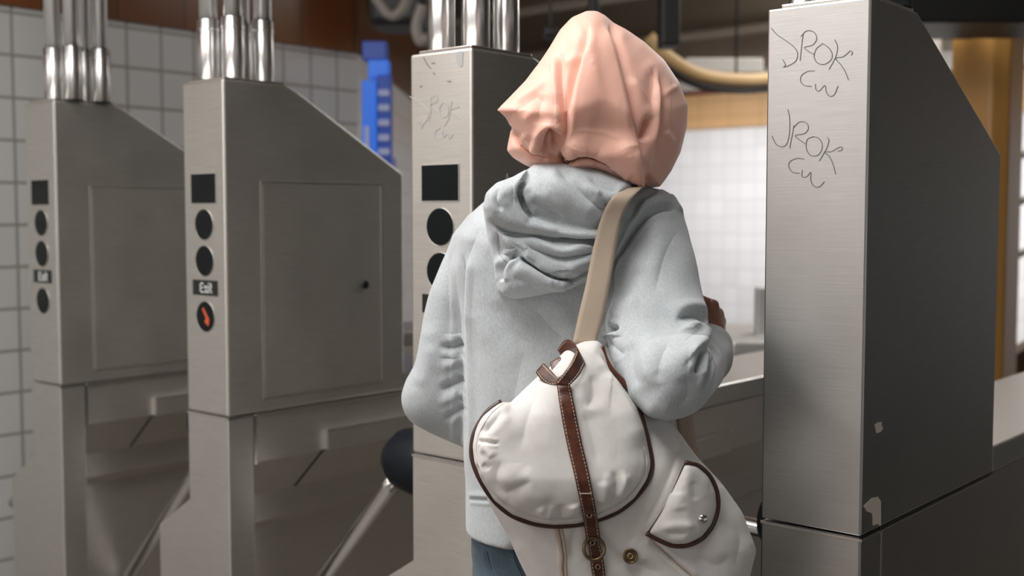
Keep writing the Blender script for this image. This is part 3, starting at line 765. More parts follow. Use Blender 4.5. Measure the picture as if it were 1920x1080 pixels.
FOLDS = [  # (path, mm, px on image left/below, px on right/above)
    # left sleeve
    ([(868, 470), (866, 560), (868, 660), (870, 760), (872, 840)], -9, 7, 5, .1), ([(846, 455), (838, 520), (845, 600), (862, 640)], -4, 9, 16), ([(800, 600), (822, 680), (862, 700)], 4, 12, 12), ([(822, 648), (845, 652), (868, 645)], -7, 5, 6, (.4, 0)),
    ([(825, 690), (845, 682), (868, 672)], 5, 7, 7, (.4, 0)), ([(822, 735), (845, 724), (868, 712)], -6, 5, 6, (.4, 0)), ([(818, 760), (842, 748), (868, 738)], 5, 6, 7, (.4, 0)), ([(830, 790), (850, 775), (870, 765)], -5, 5, 5, (.4, 0)),
    ([(905, 420), (880, 470), (872, 530), (875, 600)], -3, 8, 10), ([(780, 730), (800, 690), (812, 640)], 3, 10, 12),
    # back
    ([(930, 560), (960, 620), (1000, 650)], -4, 16, 12), ([(1000, 575), (1040, 620), (1070, 640)], -4, 20, 14), ([(890, 480), (885, 620), (890, 760), (884, 900)], -2.5, 14, 10), ([(905, 560), (930, 700), (925, 860)], 2.5, 16, 16), ([(985, 640), (960, 760), (930, 880)], -3, 18, 14),
    ([(1050, 560), (1060, 600), (1085, 630)], 4, 14, 12), ([(880, 935), (930, 938), (1000, 942)], -2.6, 3, 2.2, .02), ([(878, 926), (930, 929), (1000, 933)], 1.6, 4, 4, .02),
    # right shoulder and sleeve
    ([(1160, 470), (1148, 520), (1140, 570), (1130, 620)], -10, 6, 5, .15), ([(1272, 392), (1240, 392), (1210, 410), (1180, 450), (1160, 490)], -9, 5, 4, .12), ([(1283, 388), (1250, 374), (1215, 382), (1185, 410), (1170, 440)], 8, 9, 7, .15),
    ([(1235, 362), (1200, 385), (1175, 425)], -6, 5, 5), ([(1180, 455), (1168, 480), (1150, 530)], 5, 7, 7),
    ([(1280, 420), (1250, 470), (1235, 520), (1225, 560)], -3.5, 14, 18), ([(1255, 440), (1235, 480), (1205, 520)], 3.5, 14, 14), ([(1200, 500), (1172, 530), (1155, 570)], -4, 12, 12),
    ([(1145, 600), (1165, 575), (1200, 560)], 4, 12, 10), ([(1136, 611), (1148, 616), (1160, 609)], -14, 5, 4, .3), ([(1142, 640), (1150, 650), (1172, 668)], -4, 8, 8), ([(1140, 628), (1152, 634)], 6, 5, 5, .3),
    ([(1258, 606), (1282, 582), (1308, 578), (1327, 598), (1331, 622)], 7, 3.5, 18, (.25, .02)), ([(1262, 600), (1288, 590), (1312, 592), (1324, 606)], -8, 9, 6, (.4, .1)), ([(1262, 645), (1298, 612), (1320, 622), (1314, 645), (1290, 662)], 8, 13, 6, (.4, .3)),
    ([(1332, 622), (1319, 648), (1298, 663), (1270, 692)], 8, 13, 3, (.02, .5)), ([(1322, 640), (1255, 690), (1190, 728)], 9, 34, 34, (.1, .3)), ([(868, 470), (867, 560), (869, 660), (870, 760), (872, 900)], 4, 3, 12, .1),
    ([(1312, 656), (1307, 682), (1302, 704)], -12, 5, 5), ([(1319, 652), (1326, 690), (1318, 738)], -6, 4, 4), ([(1330, 646), (1342, 685), (1334, 732)], -8, 4, 4), ([(1345, 640), (1358, 672), (1350, 710)], -7, 5, 5), ([(1280, 700), (1290, 740), (1265, 775)], -3.5, 12, 14), ([(1232, 600), (1215, 640), (1220, 690), (1240, 730)], 4, 22, 18), ([(1195, 640), (1185, 680), (1200, 730)], -3.5, 12, 14), ([(1255, 640), (1240, 680), (1238, 720)], -4, 12, 14)]
HL = [([(1200, 345), (1250, 355), (1290, 385), (1290, 412), (1272, 393), (1242, 387), (1212, 399), (1182, 430), (1162, 468), (1150, 505), (1143, 480), (1160, 420), (1178, 372)], 8, 2.5, 24),
      ]
fold(me, FOLDS, True, 1.6, 13, HL)
hoodie = link_mesh('hoodie', me, M_hood, person, True)
# cuff at the right wrist
A_, B_ = to_world(wr), to_world(UVZ(1336, 645, 1.985))
def band(name, c0, c1, r0, r1, m, par, seg=40, k=7, wob=.0015):
    P = [c0+(c1-c0)*t for t in np.linspace(0, 1, k)]
    v, f = tube(P, [r0+(r1-r0)*t+wob*math.sin(3*t) for t in np.linspace(0, 1, k)], seg, True); return pyd(name, v, f, m, par, True)
band('cuff', to_world(UVZ(1320, 672, 1.945)), to_world(UVZ(1333, 640, 1.985)), .046, .037, M_rib, hoodie)
band('cuff', to_world(UVZ(898, 796, 2.11)), to_world(UVZ(925, 812, 2.15)), .041, .034, M_rib, hoodie)

# --- hood lying on the back
hv = Vol(-.08, .26, 1.62, 1.98, 1.22, 1.52, .0035)
HD = [([(1000, 308), (1060, 306), (1120, 318), (1175, 338), (1192, 354), (1172, 400), (1140, 440), (1100, 445), (1040, 432), (990, 415), (962, 385), (958, 345)], 1.80, .062, .06, .05),
      ([(905, 388), (910, 362), (932, 342), (962, 331), (990, 315), (984, 345), (978, 375), (994, 402), (1030, 412), (1080, 421), (1150, 430), (1148, 455), (1100, 456), (1050, 452), (990, 444), (945, 432), (914, 412)], 1.775, .036, .04, .020),
      ([(908, 400), (950, 432), (1040, 446), (1150, 450), (1140, 480), (1110, 512), (1075, 528), (1030, 518), (975, 490), (945, 478), (925, 450)], 1.79, .045, .04, .026),
      ([(934, 480), (958, 470), (985, 482), (1020, 504), (1070, 526), (1110, 500), (1128, 480), (1110, 525), (1065, 543), (1015, 553), (966, 561), (940, 552), (934, 520)], 1.785, .042, .03, .024),
      ([(905, 385), (922, 395), (945, 440), (952, 485), (946, 545), (934, 548), (926, 500), (914, 440)], 1.80, .03, .03, .016)]
hv.F = hv.inflate(HD[0][0], *HD[0][1:])
for q, k in zip(HD[1:], (.004, .004, .004, .006)): hv.union(hv.inflate(q[0], *q[1:]), k)
V, F = hv.mesh(); me = make_me('hood', V, F, 2, 1)
HF = [([(985, 338), (975, 362), (985, 392), (1000, 412)], -9, 4, 4, .15), ([(932, 350), (930, 375), (942, 398)], -5, 4, 5), ([(1040, 312), (1075, 345), (1110, 380), (1150, 405)], -7, 12, 8, .2), ([(1020, 315), (1050, 345), (1090, 380), (1125, 405)], 6, 12, 10, .2), ([(995, 372), (1020, 395), (1060, 412)], -5, 9, 9),
      ([(1100, 330), (1130, 350), (1170, 362)], -4, 7, 8), ([(1120, 360), (1140, 385), (1160, 395)], -4, 6, 6), ([(1060, 325), (1090, 350), (1140, 372)], 4, 8, 8), ([(1190, 352), (1172, 362), (1160, 380)], -6, 5, 5),
      ([(942, 438), (990, 444), (1050, 451), (1120, 450)], -4, 3, 3, .1), ([(1040, 446), (1080, 452), (1125, 456)], -7, 4, 4, (.3, .05)),
      ([(978, 452), (1010, 470), (1050, 484), (1085, 480), (1115, 474)], -9, 6, 4, (.2, .05)), ([(970, 445), (1010, 458), (1060, 470), (1110, 465)], 5, 7, 6, .2), ([(965, 470), (1010, 495), (1060, 510), (1095, 498)], 6, 8, 7, .2),
      ([(940, 530), (940, 505), (952, 485), (972, 479)], -10, 4, 4, .12), ([(975, 480), (1005, 500), (1040, 518), (1068, 523)], -11, 6, 4, .1), ([(950, 500), (990, 515), (1040, 535), (1080, 533)], 5, 10, 8, .2), ([(960, 520), (985, 528), (1010, 545)], -3, 8, 8), ([(930, 430), (935, 470), (945, 500)], -4, 5, 6), ([(955, 450), (985, 475), (1020, 495)], -4, 6, 6)]
fold(me, HF, True, 1.0, 20)
hood = link_mesh('hood', me, M_hood, hoodie, True)
tr0 = bvh([hoodie, hood])
v, f = tube(drape(tr0, [(942, 437), (990, 442), (1050, 449), (1118, 455)], .0004), .0011, 6); pyd('stitch_line', v, f, M_rib, hood, True)
# hem band
hb_ = []

# --- headscarf
SC = [(1100, 20), (1118, 20), (1134, 28), (1150, 42), (1175, 55), (1208, 78), (1245, 112), (1274, 155), (1290, 198), (1289, 235), (1276, 285), (1258, 322), (1238, 350), (1222, 352), (1206, 349), (1184, 336), (1150, 322), (1118, 317), (1090, 322), (1070, 319), (1060, 308), (1040, 308), (1018, 304), (1000, 300), (986, 283), (972, 262), (960, 240), (950, 222), (933, 205), (958, 180), (986, 150), (1010, 118), (1030, 88), (1050, 55), (1072, 32)]
sv = Vol(-.06, .31, 1.66, 2.02, 1.40, 1.75, .0036)
sv.F = sv.inflate(SC, lambda x, y: np.interp(x, [933, 1060, 1290], [1.80, 1.85, 1.87]), .115, .12, .115, 1.75)
sv.union(sv.inflate([(958, 242), (950, 282), (962, 296), (985, 310), (1012, 320), (1064, 322), (1062, 290), (1005, 262), (975, 240)], 1.83, .045, .05, .03), .003)
sv.union(sv.inflate([(1090, 140), (1070, 200), (1062, 245), (1063, 285), (1072, 290), (1084, 284), (1100, 281), (1122, 287), (1150, 303), (1182, 333), (1207, 349), (1212, 300), (1195, 230), (1165, 140)], lambda x, y: np.interp(y, [140, 230, 290, 350], [1.87, 1.80, 1.775, 1.79]), .028, .06, .03), .02)
sv.union(sv.inflate([(1063, 309), (1074, 300), (1092, 290), (1130, 286), (1170, 312), (1196, 345), (1165, 336), (1130, 321), (1105, 316), (1090, 321), (1072, 320), (1061, 312)], 1.795, .026, .04, .016), .003)
# opening for the face on the far side
hc = UVZ(1135, 190, 1.87)
sv.cut(sv.ell(hc+np.array([.01, .125, -.01]), (.062, .075, .085)))
V, F = sv.mesh(); me = make_me('headscarf', V, F, 2, 1)
SF = [([(1108, 40), (1094, 90), (1077, 150), (1066, 205), (1062, 245), (1061, 275)], -9, 7, 4, (.2, .2)), ([(1122, 50), (1106, 110), (1090, 170), (1080, 230), (1074, 285)], 6, 14, 26, (.2, .05)),
      ([(1140, 34), (1155, 88), (1172, 148), (1186, 211), (1202, 281), (1210, 346)], -8, 4, 7, (.1, .02)), ([(1128, 40), (1142, 95), (1158, 160), (1172, 225), (1186, 290)], 5, 14, 7, (.15, .05)),
      ([(1052, 96), (1054, 150), (1058, 205), (1061, 240)], -6, 6, 4, .2), ([(1042, 100), (1040, 150), (1042, 200)], 4, 10, 8),
      ([(955, 198), (985, 178), (1012, 160), (1030, 135)], 4, 6, 8, (.3, .4)), ([(965, 210), (990, 192), (1014, 175)], -3, 9, 9),
      ([(1176, 140), (1200, 168), (1214, 192), (1217, 225)], 3.5, 9, 4, .25), ([(1216, 215), (1212, 240), (1204, 268)], -14, 6, 5, .3),
      ([(1226, 118), (1225, 160), (1218, 215)], -5, 10, 5, .3), ([(1237, 125), (1240, 190), (1236, 240), (1222, 310)], -6, 3.5, 6, .3), ([(1230, 120), (1231, 190), (1225, 245), (1212, 300)], 6, 6, 4, .3), 
      ([(1274, 160), (1252, 172), (1240, 186)], 2, 4, 4), ([(1245, 245), (1258, 262), (1262, 270)], 3, 5, 5), ([(1285, 230), (1270, 280), (1245, 330)], 3, 8, 6),
      ([(1008, 290), (1012, 255), (1022, 238), (1033, 234), (1042, 242), (1050, 252)], 8, 5, 6, .12), ([(1020, 290), (1024, 262), (1032, 250), (1040, 258), (1040, 285)], -16, 7, 7, .15), ([(1048, 255), (1046, 280), (1042, 300)], 6, 5, 5),
      ([(958, 245), (978, 272), (1000, 290), (1030, 300)], -9, 5, 4, .15), ([(975, 250), (990, 272), (1008, 284)], 5, 8, 7),
      ([(1060, 298), (1075, 285), (1098, 281), (1122, 287), (1150, 304), (1184, 334)], 6, 3.5, 7, .06), ([(1066, 305), (1080, 294), (1100, 290), (1122, 296), (1150, 313), (1178, 334)], -8, 4, 3, .1), ([(1075, 308), (1095, 303), (1120, 306)], 4, 5, 4),
      ([(1072, 242), (1100, 243), (1140, 252), (1170, 268)], 1.0, 4, 4), ([(1050, 120), (1075, 112), (1100, 98)], 2.5, 7, 7), ([(985, 205), (1000, 230), (1003, 262)], 3, 10, 12), ([(1020, 175), (1012, 205), (1010, 235)], -3, 8, 8), ([(1170, 60), (1200, 100), (1222, 125)], -1.5, 14, 14)]
SL = [([(1110, 30), (1094, 110), (1078, 160), (1067, 210), (1062, 260), (1059, 300), (1075, 286), (1098, 281), (1122, 287), (1150, 304), (1182, 334), (1206, 348), (1200, 285), (1184, 215), (1168, 150), (1150, 90), (1136, 30)], 7, 2.2, 60, 30, 260),
      ([(1140, 30), (1190, 90), (1222, 130), (1236, 180), (1236, 240), (1222, 300), (1208, 345), (1204, 290), (1188, 220), (1172, 150)], 3, 3, 30, 60, 240),
      ([(920, 205), (975, 245), (1000, 275), (1020, 284), (1020, 262), (1026, 242), (1036, 238), (1048, 250), (1060, 280), (1061, 200), (1050, 60), (1020, 60), (980, 120)], 5, 3, 26, 130, 235)]
fold(me, SF, True, .5, 14, SL, .3, .12)
scarf = link_mesh('headscarf', me, M_scarf, person, True)

# --- jeans and shoes
jv = Vol(-.13, .36, 1.66, 2.2, .06, ZH+.03, .006)
jv.F = jv.inflate([(884, 960), (884, 1040), (897, 1075), (925, 1180), (1065, 1240), (1200, 1180), (1240, 1080), (1246, 960)], 1.925, .112, .11, .095)
for (hx, kx, kv, ax, av) in ((985, 978, 1.98, 960, 1.93), (1150, 1160, 1.90, 1165, 1.80)):
    hp = UVZ(hx, 1110, 1.92); kn = hp.copy(); kn[0] += (kx-hx)/2189*1.9; kn[1] = kv; kn[2] = .48; an = kn.copy(); an[0] += (ax-kx)/2189*1.9; an[1] = av; an[2] = .10
    jv.union(jv.cone(hp, kn, .086, .066), .03); jv.union(jv.cone(kn, an, .064, .054), .02)
jv.F = np.maximum(jv.F, .085-jv.Z); jv.F = np.maximum(jv.F, jv.Z-ZH-.012)
V, F = jv.mesh(); me = make_me('jeans', V, F, 1, 2)
fold(me, [([(912, 1030), (918, 1060), (930, 1095)], -3, 3, 3, .1), ([(960, 1030), (968, 1060), (985, 1090)], 3, 4, 4, .1), ([(975, 1035), (985, 1065)], -2.5, 4, 4)], True, 1.2, 12)
jeans = link_mesh('jeans', me, M_jean, person, True)
trj = bvh([jeans])
for pts in ([(913, 1034), (917, 1055), (926, 1080), (936, 1105)], [(961, 1034), (966, 1055), (978, 1080), (990, 1105)]):
    v, f = tube(drape(trj, pts, .0002), .0012, 6); pyd('seam', v, f, M_jthread, jeans, True)
for ax, av, s in ((960, 1.93, -1), (1165, 1.80, 1)):
    u = (ax-960)/2189*1.92+.0*s
    sh = Vol(u-.08, u+.08, av-.10, av+.26, .0, .14, .005)
    sh.F = sh.cone((u, av-.03, .05), (u, av+.15, .04), .045, .04); sh.union(sh.cone((u, av, .06), (u, av, .13), .045, .042), .02); sh.F = np.maximum(sh.F, .022-sh.Z)
    V, F = sh.mesh(); shoe = link_mesh('shoe', make_me('shoe', V, F, 0, 2), M_shoe, person, True)
    so = Vol(u-.08, u+.08, av-.10, av+.26, -.01, .05, .005); so.F = so.cone((u, av-.03, .012), (u, av+.155, .012), .048, .043); so.F = np.maximum(so.F, np.maximum(.001-so.Z, so.Z-.024))
    V, F = so.mesh(); link_mesh('sole', make_me('sole', V, F), M_sole, shoe, True)

# --- body (mostly under clothing), one surface; hands finely meshed
bv = Vol(-.14, .33, 1.66, 2.2, .05, 1.70, .0075)
hd = np.array(hc)
bv.F = bv.ell(hd, (.064, .080, .100))
bv.union(bv.ell(hd+np.array([.005, .03, -.05]), (.055, .062, .065)), .03)
bv.union(bv.cone(hd+np.array([.012, .085, -.012]), hd+np.array([.015, .102, -.03]), .009, .013), .012)      # nose
for s in (-1, 1): bv.union(bv.ell(hd+np.array([s*.073, .005, -.01]), (.010, .018, .030)), .008)               # ears
bv.union(bv.cone(hd+np.array([0, .005, -.07]), UVZ(1090, 400, 1.92), .044, .045), .02)
ch = UVZ(1065, 480, 1.92); pv_ = UVZ(1065, 1000, 1.92)
bv.union(bv.cone(ch, pv_, .095, .10, (1.25, .8, 1)), .04)
bv.union(bv.cone(UVZ(925, 455, 1.93), UVZ(1220, 440, 1.90), .036, .036), .03)
bv.union(bv.cone(UVZ(905, 470, 1.95), UVZ(832, 735, 2.0), .034, .028), .01); bv.union(bv.cone(UVZ(832, 735, 2.0), UVZ(925, 812, 2.15), .028, .022), .01)
bv.union(bv.cone(UVZ(1220, 450, 1.88), UVZ(1245, 690, 1.705), .034, .030), .01); bv.union(bv.cone(UVZ(1245, 690, 1.705), UVZ(1330, 645, 1.98), .030, .022), .01)
for (hx, kx, kv, ax, av) in ((985, 978, 1.98, 960, 1.93), (1150, 1160, 1.90, 1165, 1.80)):
    hp = UVZ(hx, 1110, 1.92); kn = hp.copy(); kn[0] += (kx-hx)/2189*1.9; kn[1] = kv; kn[2] = .48; an = kn.copy(); an[0] += (ax-kx)/2189*1.9; an[1] = av; an[2] = .08
    bv.union(bv.cone(hp, kn, .074, .052), .03); bv.union(bv.cone(kn, an, .050, .036), .02)
V, F = bv.mesh()
def hand(wri, kn, side, curl):
    """wri wrist, kn list of four knuckles, curl unit vectors: first and second segment directions, thumb points"""
    allp = np.array([wri]+kn); lo = allp.min(0)-.09; hi = allp.max(0)+.09
    h = Vol(lo[0], hi[0], lo[1], hi[1], lo[2], hi[2], .0026)
    h.F = h.cone(wri-(kn[1]-wri)*.5, wri, .024, .023)
    for i, k in enumerate(kn): h.union(h.cone(wri+(k-wri)*.12, k, .013, .0098), .013)
    Ls = [(.038, .024, .019), (.042, .027, .02), (.039, .025, .019), (.031, .019, .017)]
    for i, k in enumerate(kn):
        p = k; r = .0093 if i < 3 else .0082
        for j, L in enumerate(Ls[i]):
            d = curl[j]+np.array([.0, .0, .0])+(kn[i]-kn[1])*1.2*(1 if j == 0 else 0); d = d/np.linalg.norm(d)
            q = p+d*L; h.union(h.cone(p, q, r, r*.92), .003); p = q; r *= .93
    tb, t1, t2 = side
    h.union(h.cone(wri+(tb-wri)*.2, tb, .014, .012), .008); h.union(h.cone(tb, t1, .0115, .0102), .004); h.union(h.cone(t1, t2, .0102, .0088), .003)
    return h.mesh()
wri = UVZ(1336, 634, 1.985)
kn = [UVZ(1322, 567, 1.985), UVZ(1337, 572, 2.0), UVZ(1346, 588, 2.01), UVZ(1351, 604, 2.015)]
nrm_ = lambda q: np.array(q, float)/np.linalg.norm(q)
H1 = hand(wri, kn, (UVZ(1300, 605, 1.99), UVZ(1285, 585, 2.02), UVZ(1280, 570, 2.04)), [nrm_((-.35, .85, .15)), nrm_((-.75, .35, -.45)), nrm_((-.6, -.5, -.6))])
wl = UVZ(925, 812, 2.15)
kn2 = [wl+np.array([.055, .055, .015]), wl+np.array([.06, .05, -.003]), wl+np.array([.058, .045, -.02]), wl+np.array([.052, .038, -.036])]
H2 = hand(wl, kn2, (wl+np.array([.03, .045, .03]), wl+np.array([.055, .06, .045]), wl+np.array([.075, .06, .04])), [nrm_((.6, .5, -.4)), nrm_((.3, .1, -.9)), nrm_((-.3, -.2, -.8))])
Vs = [V, H1[0], H2[0]]; Fs = [F, H1[1]+len(V), H2[1]+len(V)+len(H1[0])]
me = make_me('body', np.vstack(Vs), np.vstack(Fs), 0, 1)
body = link_mesh('body', me, M_skin, person, True)
for s in (-1, 1):
    c = to_world(hd+np.array([s*.028, .083, .005])); v, f = tube([c, c+FH*.004], .011, 16)
    bm = bmesh.new(); bmesh.ops.create_uvsphere(bm, u_segments=20, v_segments=12, radius=.0125, matrix=Matrix.Translation(Vector(c-FH*.004))); m_ = bpy.data.meshes.new('eye'); bm.to_mesh(m_); bm.free(); e = link_mesh('eye', m_, M_eye, body, True)
    cyl('iris', c+FH*.0075, c+FH*.0092, .005, M_pupil, e, 16)
v, f = tube(catmull([to_world(hd+np.array(q)) for q in ((-.02, .088, -.062), (0, .094, -.060), (.02, .088, -.062))], 5), [.001, .005, .001], 10); pyd('lips', v, f, M_lip, body, True)

# ================================================================== BACKPACK
bagb = to_world(np.array([.12, 1.68, .56]))
bag = thing('backpack', 'off-white canvas backpack with brown leather strap and piping hanging from the right shoulder', 'backpack', tuple(bagb))
vB = lambda x, y: np.interp(y, [640, 780, 900, 1100], [1.765, 1.725, 1.70, 1.70])
BO = [(1085, 650), (1120, 640), (1150, 660), (1200, 730), (1250, 785), (1275, 812), (1310, 858), (1352, 905), (1390, 960), (1418, 1033), (1405, 1080), (1385, 1160), (1330, 1260), (1220, 1310), (1120, 1300), (1050, 1240), (1010, 1130), (978, 1060), (950, 1000), (915, 940), (900, 870), (915, 800), (960, 750), (1010, 705)]
kv_ = Vol(-.07, .40, 1.54, 1.86, .56, 1.24, .0048)
kv_.F = kv_.inflate(BO, vB, .072, .075, .075, 2.4)
PK = [(1218, 1008), (1245, 960), (1268, 905), (1285, 868), (1322, 880), (1352, 912), (1388, 962), (1416, 1033), (1404, 1085), (1370, 1160), (1300, 1180), (1250, 1100)]
kv_.union(kv_.inflate(PK, lambda x, y: np.interp(x, [1218, 1416], [1.655, 1.69]), .045, .05, .05), .006)
V, F = kv_.mesh(); me = make_me('canvas_body', V, F, 1, 2)
fold(me, [([(1215, 1008), (1240, 1030), (1270, 1058), (1300, 1085), (1330, 1110)], -4, 3, 3, .05), ([(1225, 1004), (1250, 1026), (1282, 1054), (1310, 1080)], 2.5, 5, 4, .1), ([(1180, 1010), (1200, 1030), (1205, 1060)], 3, 14, 10), ([(1350, 920), (1372, 980), (1390, 1010), (1380, 1070)], -3, 14, 10), ([(1345, 905), (1385, 965), (1412, 1030)], 3, 6, 6, .1),
    ([(1085, 985), (1070, 1020), (1075, 1060)], -4, 8, 8), ([(1130, 990), (1160, 1040), (1200, 1065), (1260, 1075)], -3, 12, 12), ([(1230, 800), (1235, 860), (1225, 900)], 3, 14, 14), ([(960, 1010), (1000, 1050), (1030, 1100)], 3, 14, 12), ([(1300, 1040), (1345, 1060), (1375, 1040)], -3, 14, 10), ([(1275, 830), (1265, 870), (1240, 930), (1212, 985)], -3, 8, 3, .1)], True, 1.2, 14)
cb_ = link_mesh('canvas_body', me, M_canvas, bag, True)
# flap
FL = [(1062, 655), (1095, 640), (1122, 638), (1134, 655), (1150, 695), (1172, 730), (1194, 762), (1206, 800), (1216, 840), (1222, 872), (1214, 900), (1190, 934), (1160, 958), (1125, 973), (1080, 983), (1040, 986), (1000, 980), (960, 966), (928, 940), (905, 905), (888, 868), (884, 835), (890, 805), (905, 780), (938, 753), (962, 755), (984, 742), (1005, 718), (1030, 690)]
vF = lambda x, y: vB(x, y)-.068
fv = Vol(-.07, .24, 1.52, 1.78, .84, 1.22, .0042)
fv.F = fv.inflate(FL, vF, .042, .045, .05, 2.3)
V, F = fv.mesh(); me = make_me('flap', V, F, 1, 2)
fold(me, [([(1012, 715), (990, 780), (975, 850)], -3, 14, 18), ([(1085, 700), (1095, 740), (1105, 790)], 4, 10, 12), ([(1108, 700), (1112, 740), (1100, 770)], -4, 10, 10), ([(1130, 690), (1160, 740), (1185, 800), (1200, 850)], 4, 12, 10), ([(1090, 745), (1110, 820), (1125, 880)], -2.5, 10, 10),
    ([(1120, 660), (1142, 705), (1172, 755), (1195, 800), (1207, 842)], 5, 20, 2.5, (.15, .2)), ([(1126, 662), (1148, 705), (1178, 755), (1200, 800)], -4, 3, 5, .2), ([(895, 826), (915, 829), (936, 832)], -4, 2.5, 2.5, .15), ([(900, 815), (925, 790), (945, 765)], -6, 6, 6), ([(905, 805), (935, 775), (960, 758)], 4, 5, 5), ([(898, 838), (915, 845), (925, 860)], 4, 6, 6), ([(905, 870), (918, 880)], -3, 6, 6),
    ([(1010, 950), (1020, 965), (1035, 975)], 4, 6, 6), ([(1050, 945), (1052, 965), (1055, 975)], -4, 7, 7), ([(1075, 945), (1082, 965)], 4, 6, 6), ([(1130, 900), (1132, 925), (1130, 950)], 4, 6, 8), ([(1150, 880), (1156, 915), (1150, 945)], -4, 6, 6), ([(1178, 885), (1168, 912), (1155, 940)], 5, 5, 6), ([(1000, 900), (960, 920), (940, 930)], -3, 10, 10), ([(940, 860), (930, 900), (950, 935)], -3, 10, 10), ([(975, 880), (1010, 920), (1020, 950)], 3, 12, 12),
    ([(893, 870), (920, 922), (965, 955), (1010, 972), (1075, 974), (1125, 962), (1165, 942), (1195, 912), (1212, 878), (1210, 840)], -1.6, 2.2, 2.2, .02)], True, 1.0, 16)
flap = link_mesh('flap', me, M_canvas, bag, True)
def outline_tube(poly_pts, vfun, r, name, m, par, off=.0):
    P = catmull(poly_pts, 6); v, f = tube([W(x, y, vfun(x, y)-off) for x, y in P], r, 12); return pyd(name, v, f, m, par, True)
outline_tube([(940, 753), (915, 772), (893, 805), (885, 838), (888, 868), (904, 905), (928, 940), (960, 966), (1000, 981), (1040, 986), (1085, 983), (1125, 973), (1160, 958), (1190, 934), (1214, 902), (1222, 872), (1216, 835), (1207, 797), (1196, 765), (1188, 742)], vF, .0042, 'piping', M_piping, flap, .006)
outline_tube([(1128, 650), (1134, 672), (1148, 696), (1168, 716), (1186, 734)], lambda x, y: vF(x, y)-.012, .0048, 'piping', M_leather, flap, .0)
P = catmull([(945, 757), (922, 774), (900, 808), (893, 838), (897, 866), (912, 902), (934, 934), (965, 958), (1002, 972), (1040, 977), (1085, 974), (1122, 964), (1156, 949), (1184, 926), (1206, 897), (1213, 870), (1208, 838)], 6)
trf = bvh([flap, cb_])
def pp(P, r, name, m, par, off=.0005):
    v, f = tube(drape(trf, [tuple(q) for q in P], off, 1, 1), r, 8); return pyd(name, v, f, m, par, True)
pp(P, .0011, 'edge_seam', M_canvas, flap)
# pocket flap with piping and snap
PF = [(1284, 867), (1308, 872), (1330, 892), (1343, 922), (1345, 952), (1336, 982), (1316, 1008), (1290, 1021), (1262, 1022), (1236, 1012), (1214, 1000), (1240, 958), (1262, 915)]
vP = lambda x, y: np.interp(x, [1214, 1290, 1345], [1.622, 1.618, 1.635])
pf = Vol(.16, .31, 1.56, 1.70, .84, 1.06, .0035); pf.F = pf.inflate(PF, vP, .014, .02, .02, 2.2)
V, F = pf.mesh(); me = make_me('pocket_flap', V, F, 1, 2)
fold(me, [([(1235, 992), (1270, 985), (1310, 988)], 3, 5, 6), ([(1250, 1000), (1290, 1002)], -2, 4, 4), ([(1300, 900), (1305, 940)], -2, 8, 8), ([(1270, 920), (1275, 960)], 2, 10, 10)], True, .6, 20)
pfl = link_mesh('pocket_flap', me, M_canvas, bag, True)
outline_tube([(1284, 867), (1309, 873), (1331, 893), (1344, 922), (1346, 952), (1337, 983), (1317, 1009), (1290, 1022), (1262, 1023), (1236, 1013), (1212, 1000)], vP, .0036, 'piping', M_piping, pfl, .004)
outline_tube([(1284, 868), (1264, 915), (1242, 958), (1214, 1000)], vP, .0012, 'seam', M_piping, pfl, .004)
trb = bvh([flap, cb_, pfl])
def disc(x, y, r, m, name, par, off=.0, th=.003, dome=True):
    c = hit(trb, x, y, 0); n = CAM-c; n /= np.linalg.norm(n); v = []; f = []; seg = 28
    up = np.array([0, 0, 1.]); a = np.cross(up, n); a /= np.linalg.norm(a); b = np.cross(n, a)
    rings = [(1, -.002), (1, th*.5), (.93, th*.85), (.6, th*1.25 if dome else th*.6), (.3, th*1.4 if dome else th*.55), (.02, th*1.45 if dome else th*.55)]
    for k, h in rings:
        for i in range(seg): t = 2*PI*i/seg; v.append(c+(a*math.cos(t)+b*math.sin(t))*r*k+n*(h+off))
    for j in range(len(rings)-1):
        for i in range(seg): f.append((j*seg+i, j*seg+(i+1) % seg, (j+1)*seg+(i+1) % seg, (j+1)*seg+i))
    f += [tuple(range((len(rings)-1)*seg, len(rings)*seg)), tuple(range(seg-1, -1, -1))]
    return pyd(name, v, f, m, par, True), c, n, a, b
def ring(c, n, a, b, R, r, m, name, par, off=.002, sq=1.0):
    th = np.linspace(0, 2*PI, 37)[:-1]; v, f = tube([c+(a*math.cos(t)*R+b*math.sin(t)*R*sq)+n*off for t in th], r, 10, False, True); return pyd(name, v, f, m, par, True)
disc(1317, 973, .0072, M_silver, 'snap', pfl, 0, .0035)
o, c, n, a, b = disc(1182, 1043, .0095, M_bronze, 'button', bag, .003, .0035, False)
ring(c, n, a, b, .0092, .0016, M_bronze, 'button_rim', o, .0065); ring(c, n, a, b, .0035, .0012, M_brass, 'button_centre', o, .0065)
# drawcord and seams on the body
pp([(1043, 988), (1048, 1012), (1053, 1040), (1052, 1065), (1056, 1095), (1062, 1200)], .0032, 'cord', M_cord, bag)
pp([(1051, 988), (1056, 1012), (1060, 1040), (1060, 1065), (1063, 1095), (1070, 1200)], .0024, 'cord', M_cord, bag)
pp([(1218, 1012), (1245, 1036), (1275, 1062), (1305, 1088), (1340, 1125)], .0012, 'body_seam', M_cord, bag)
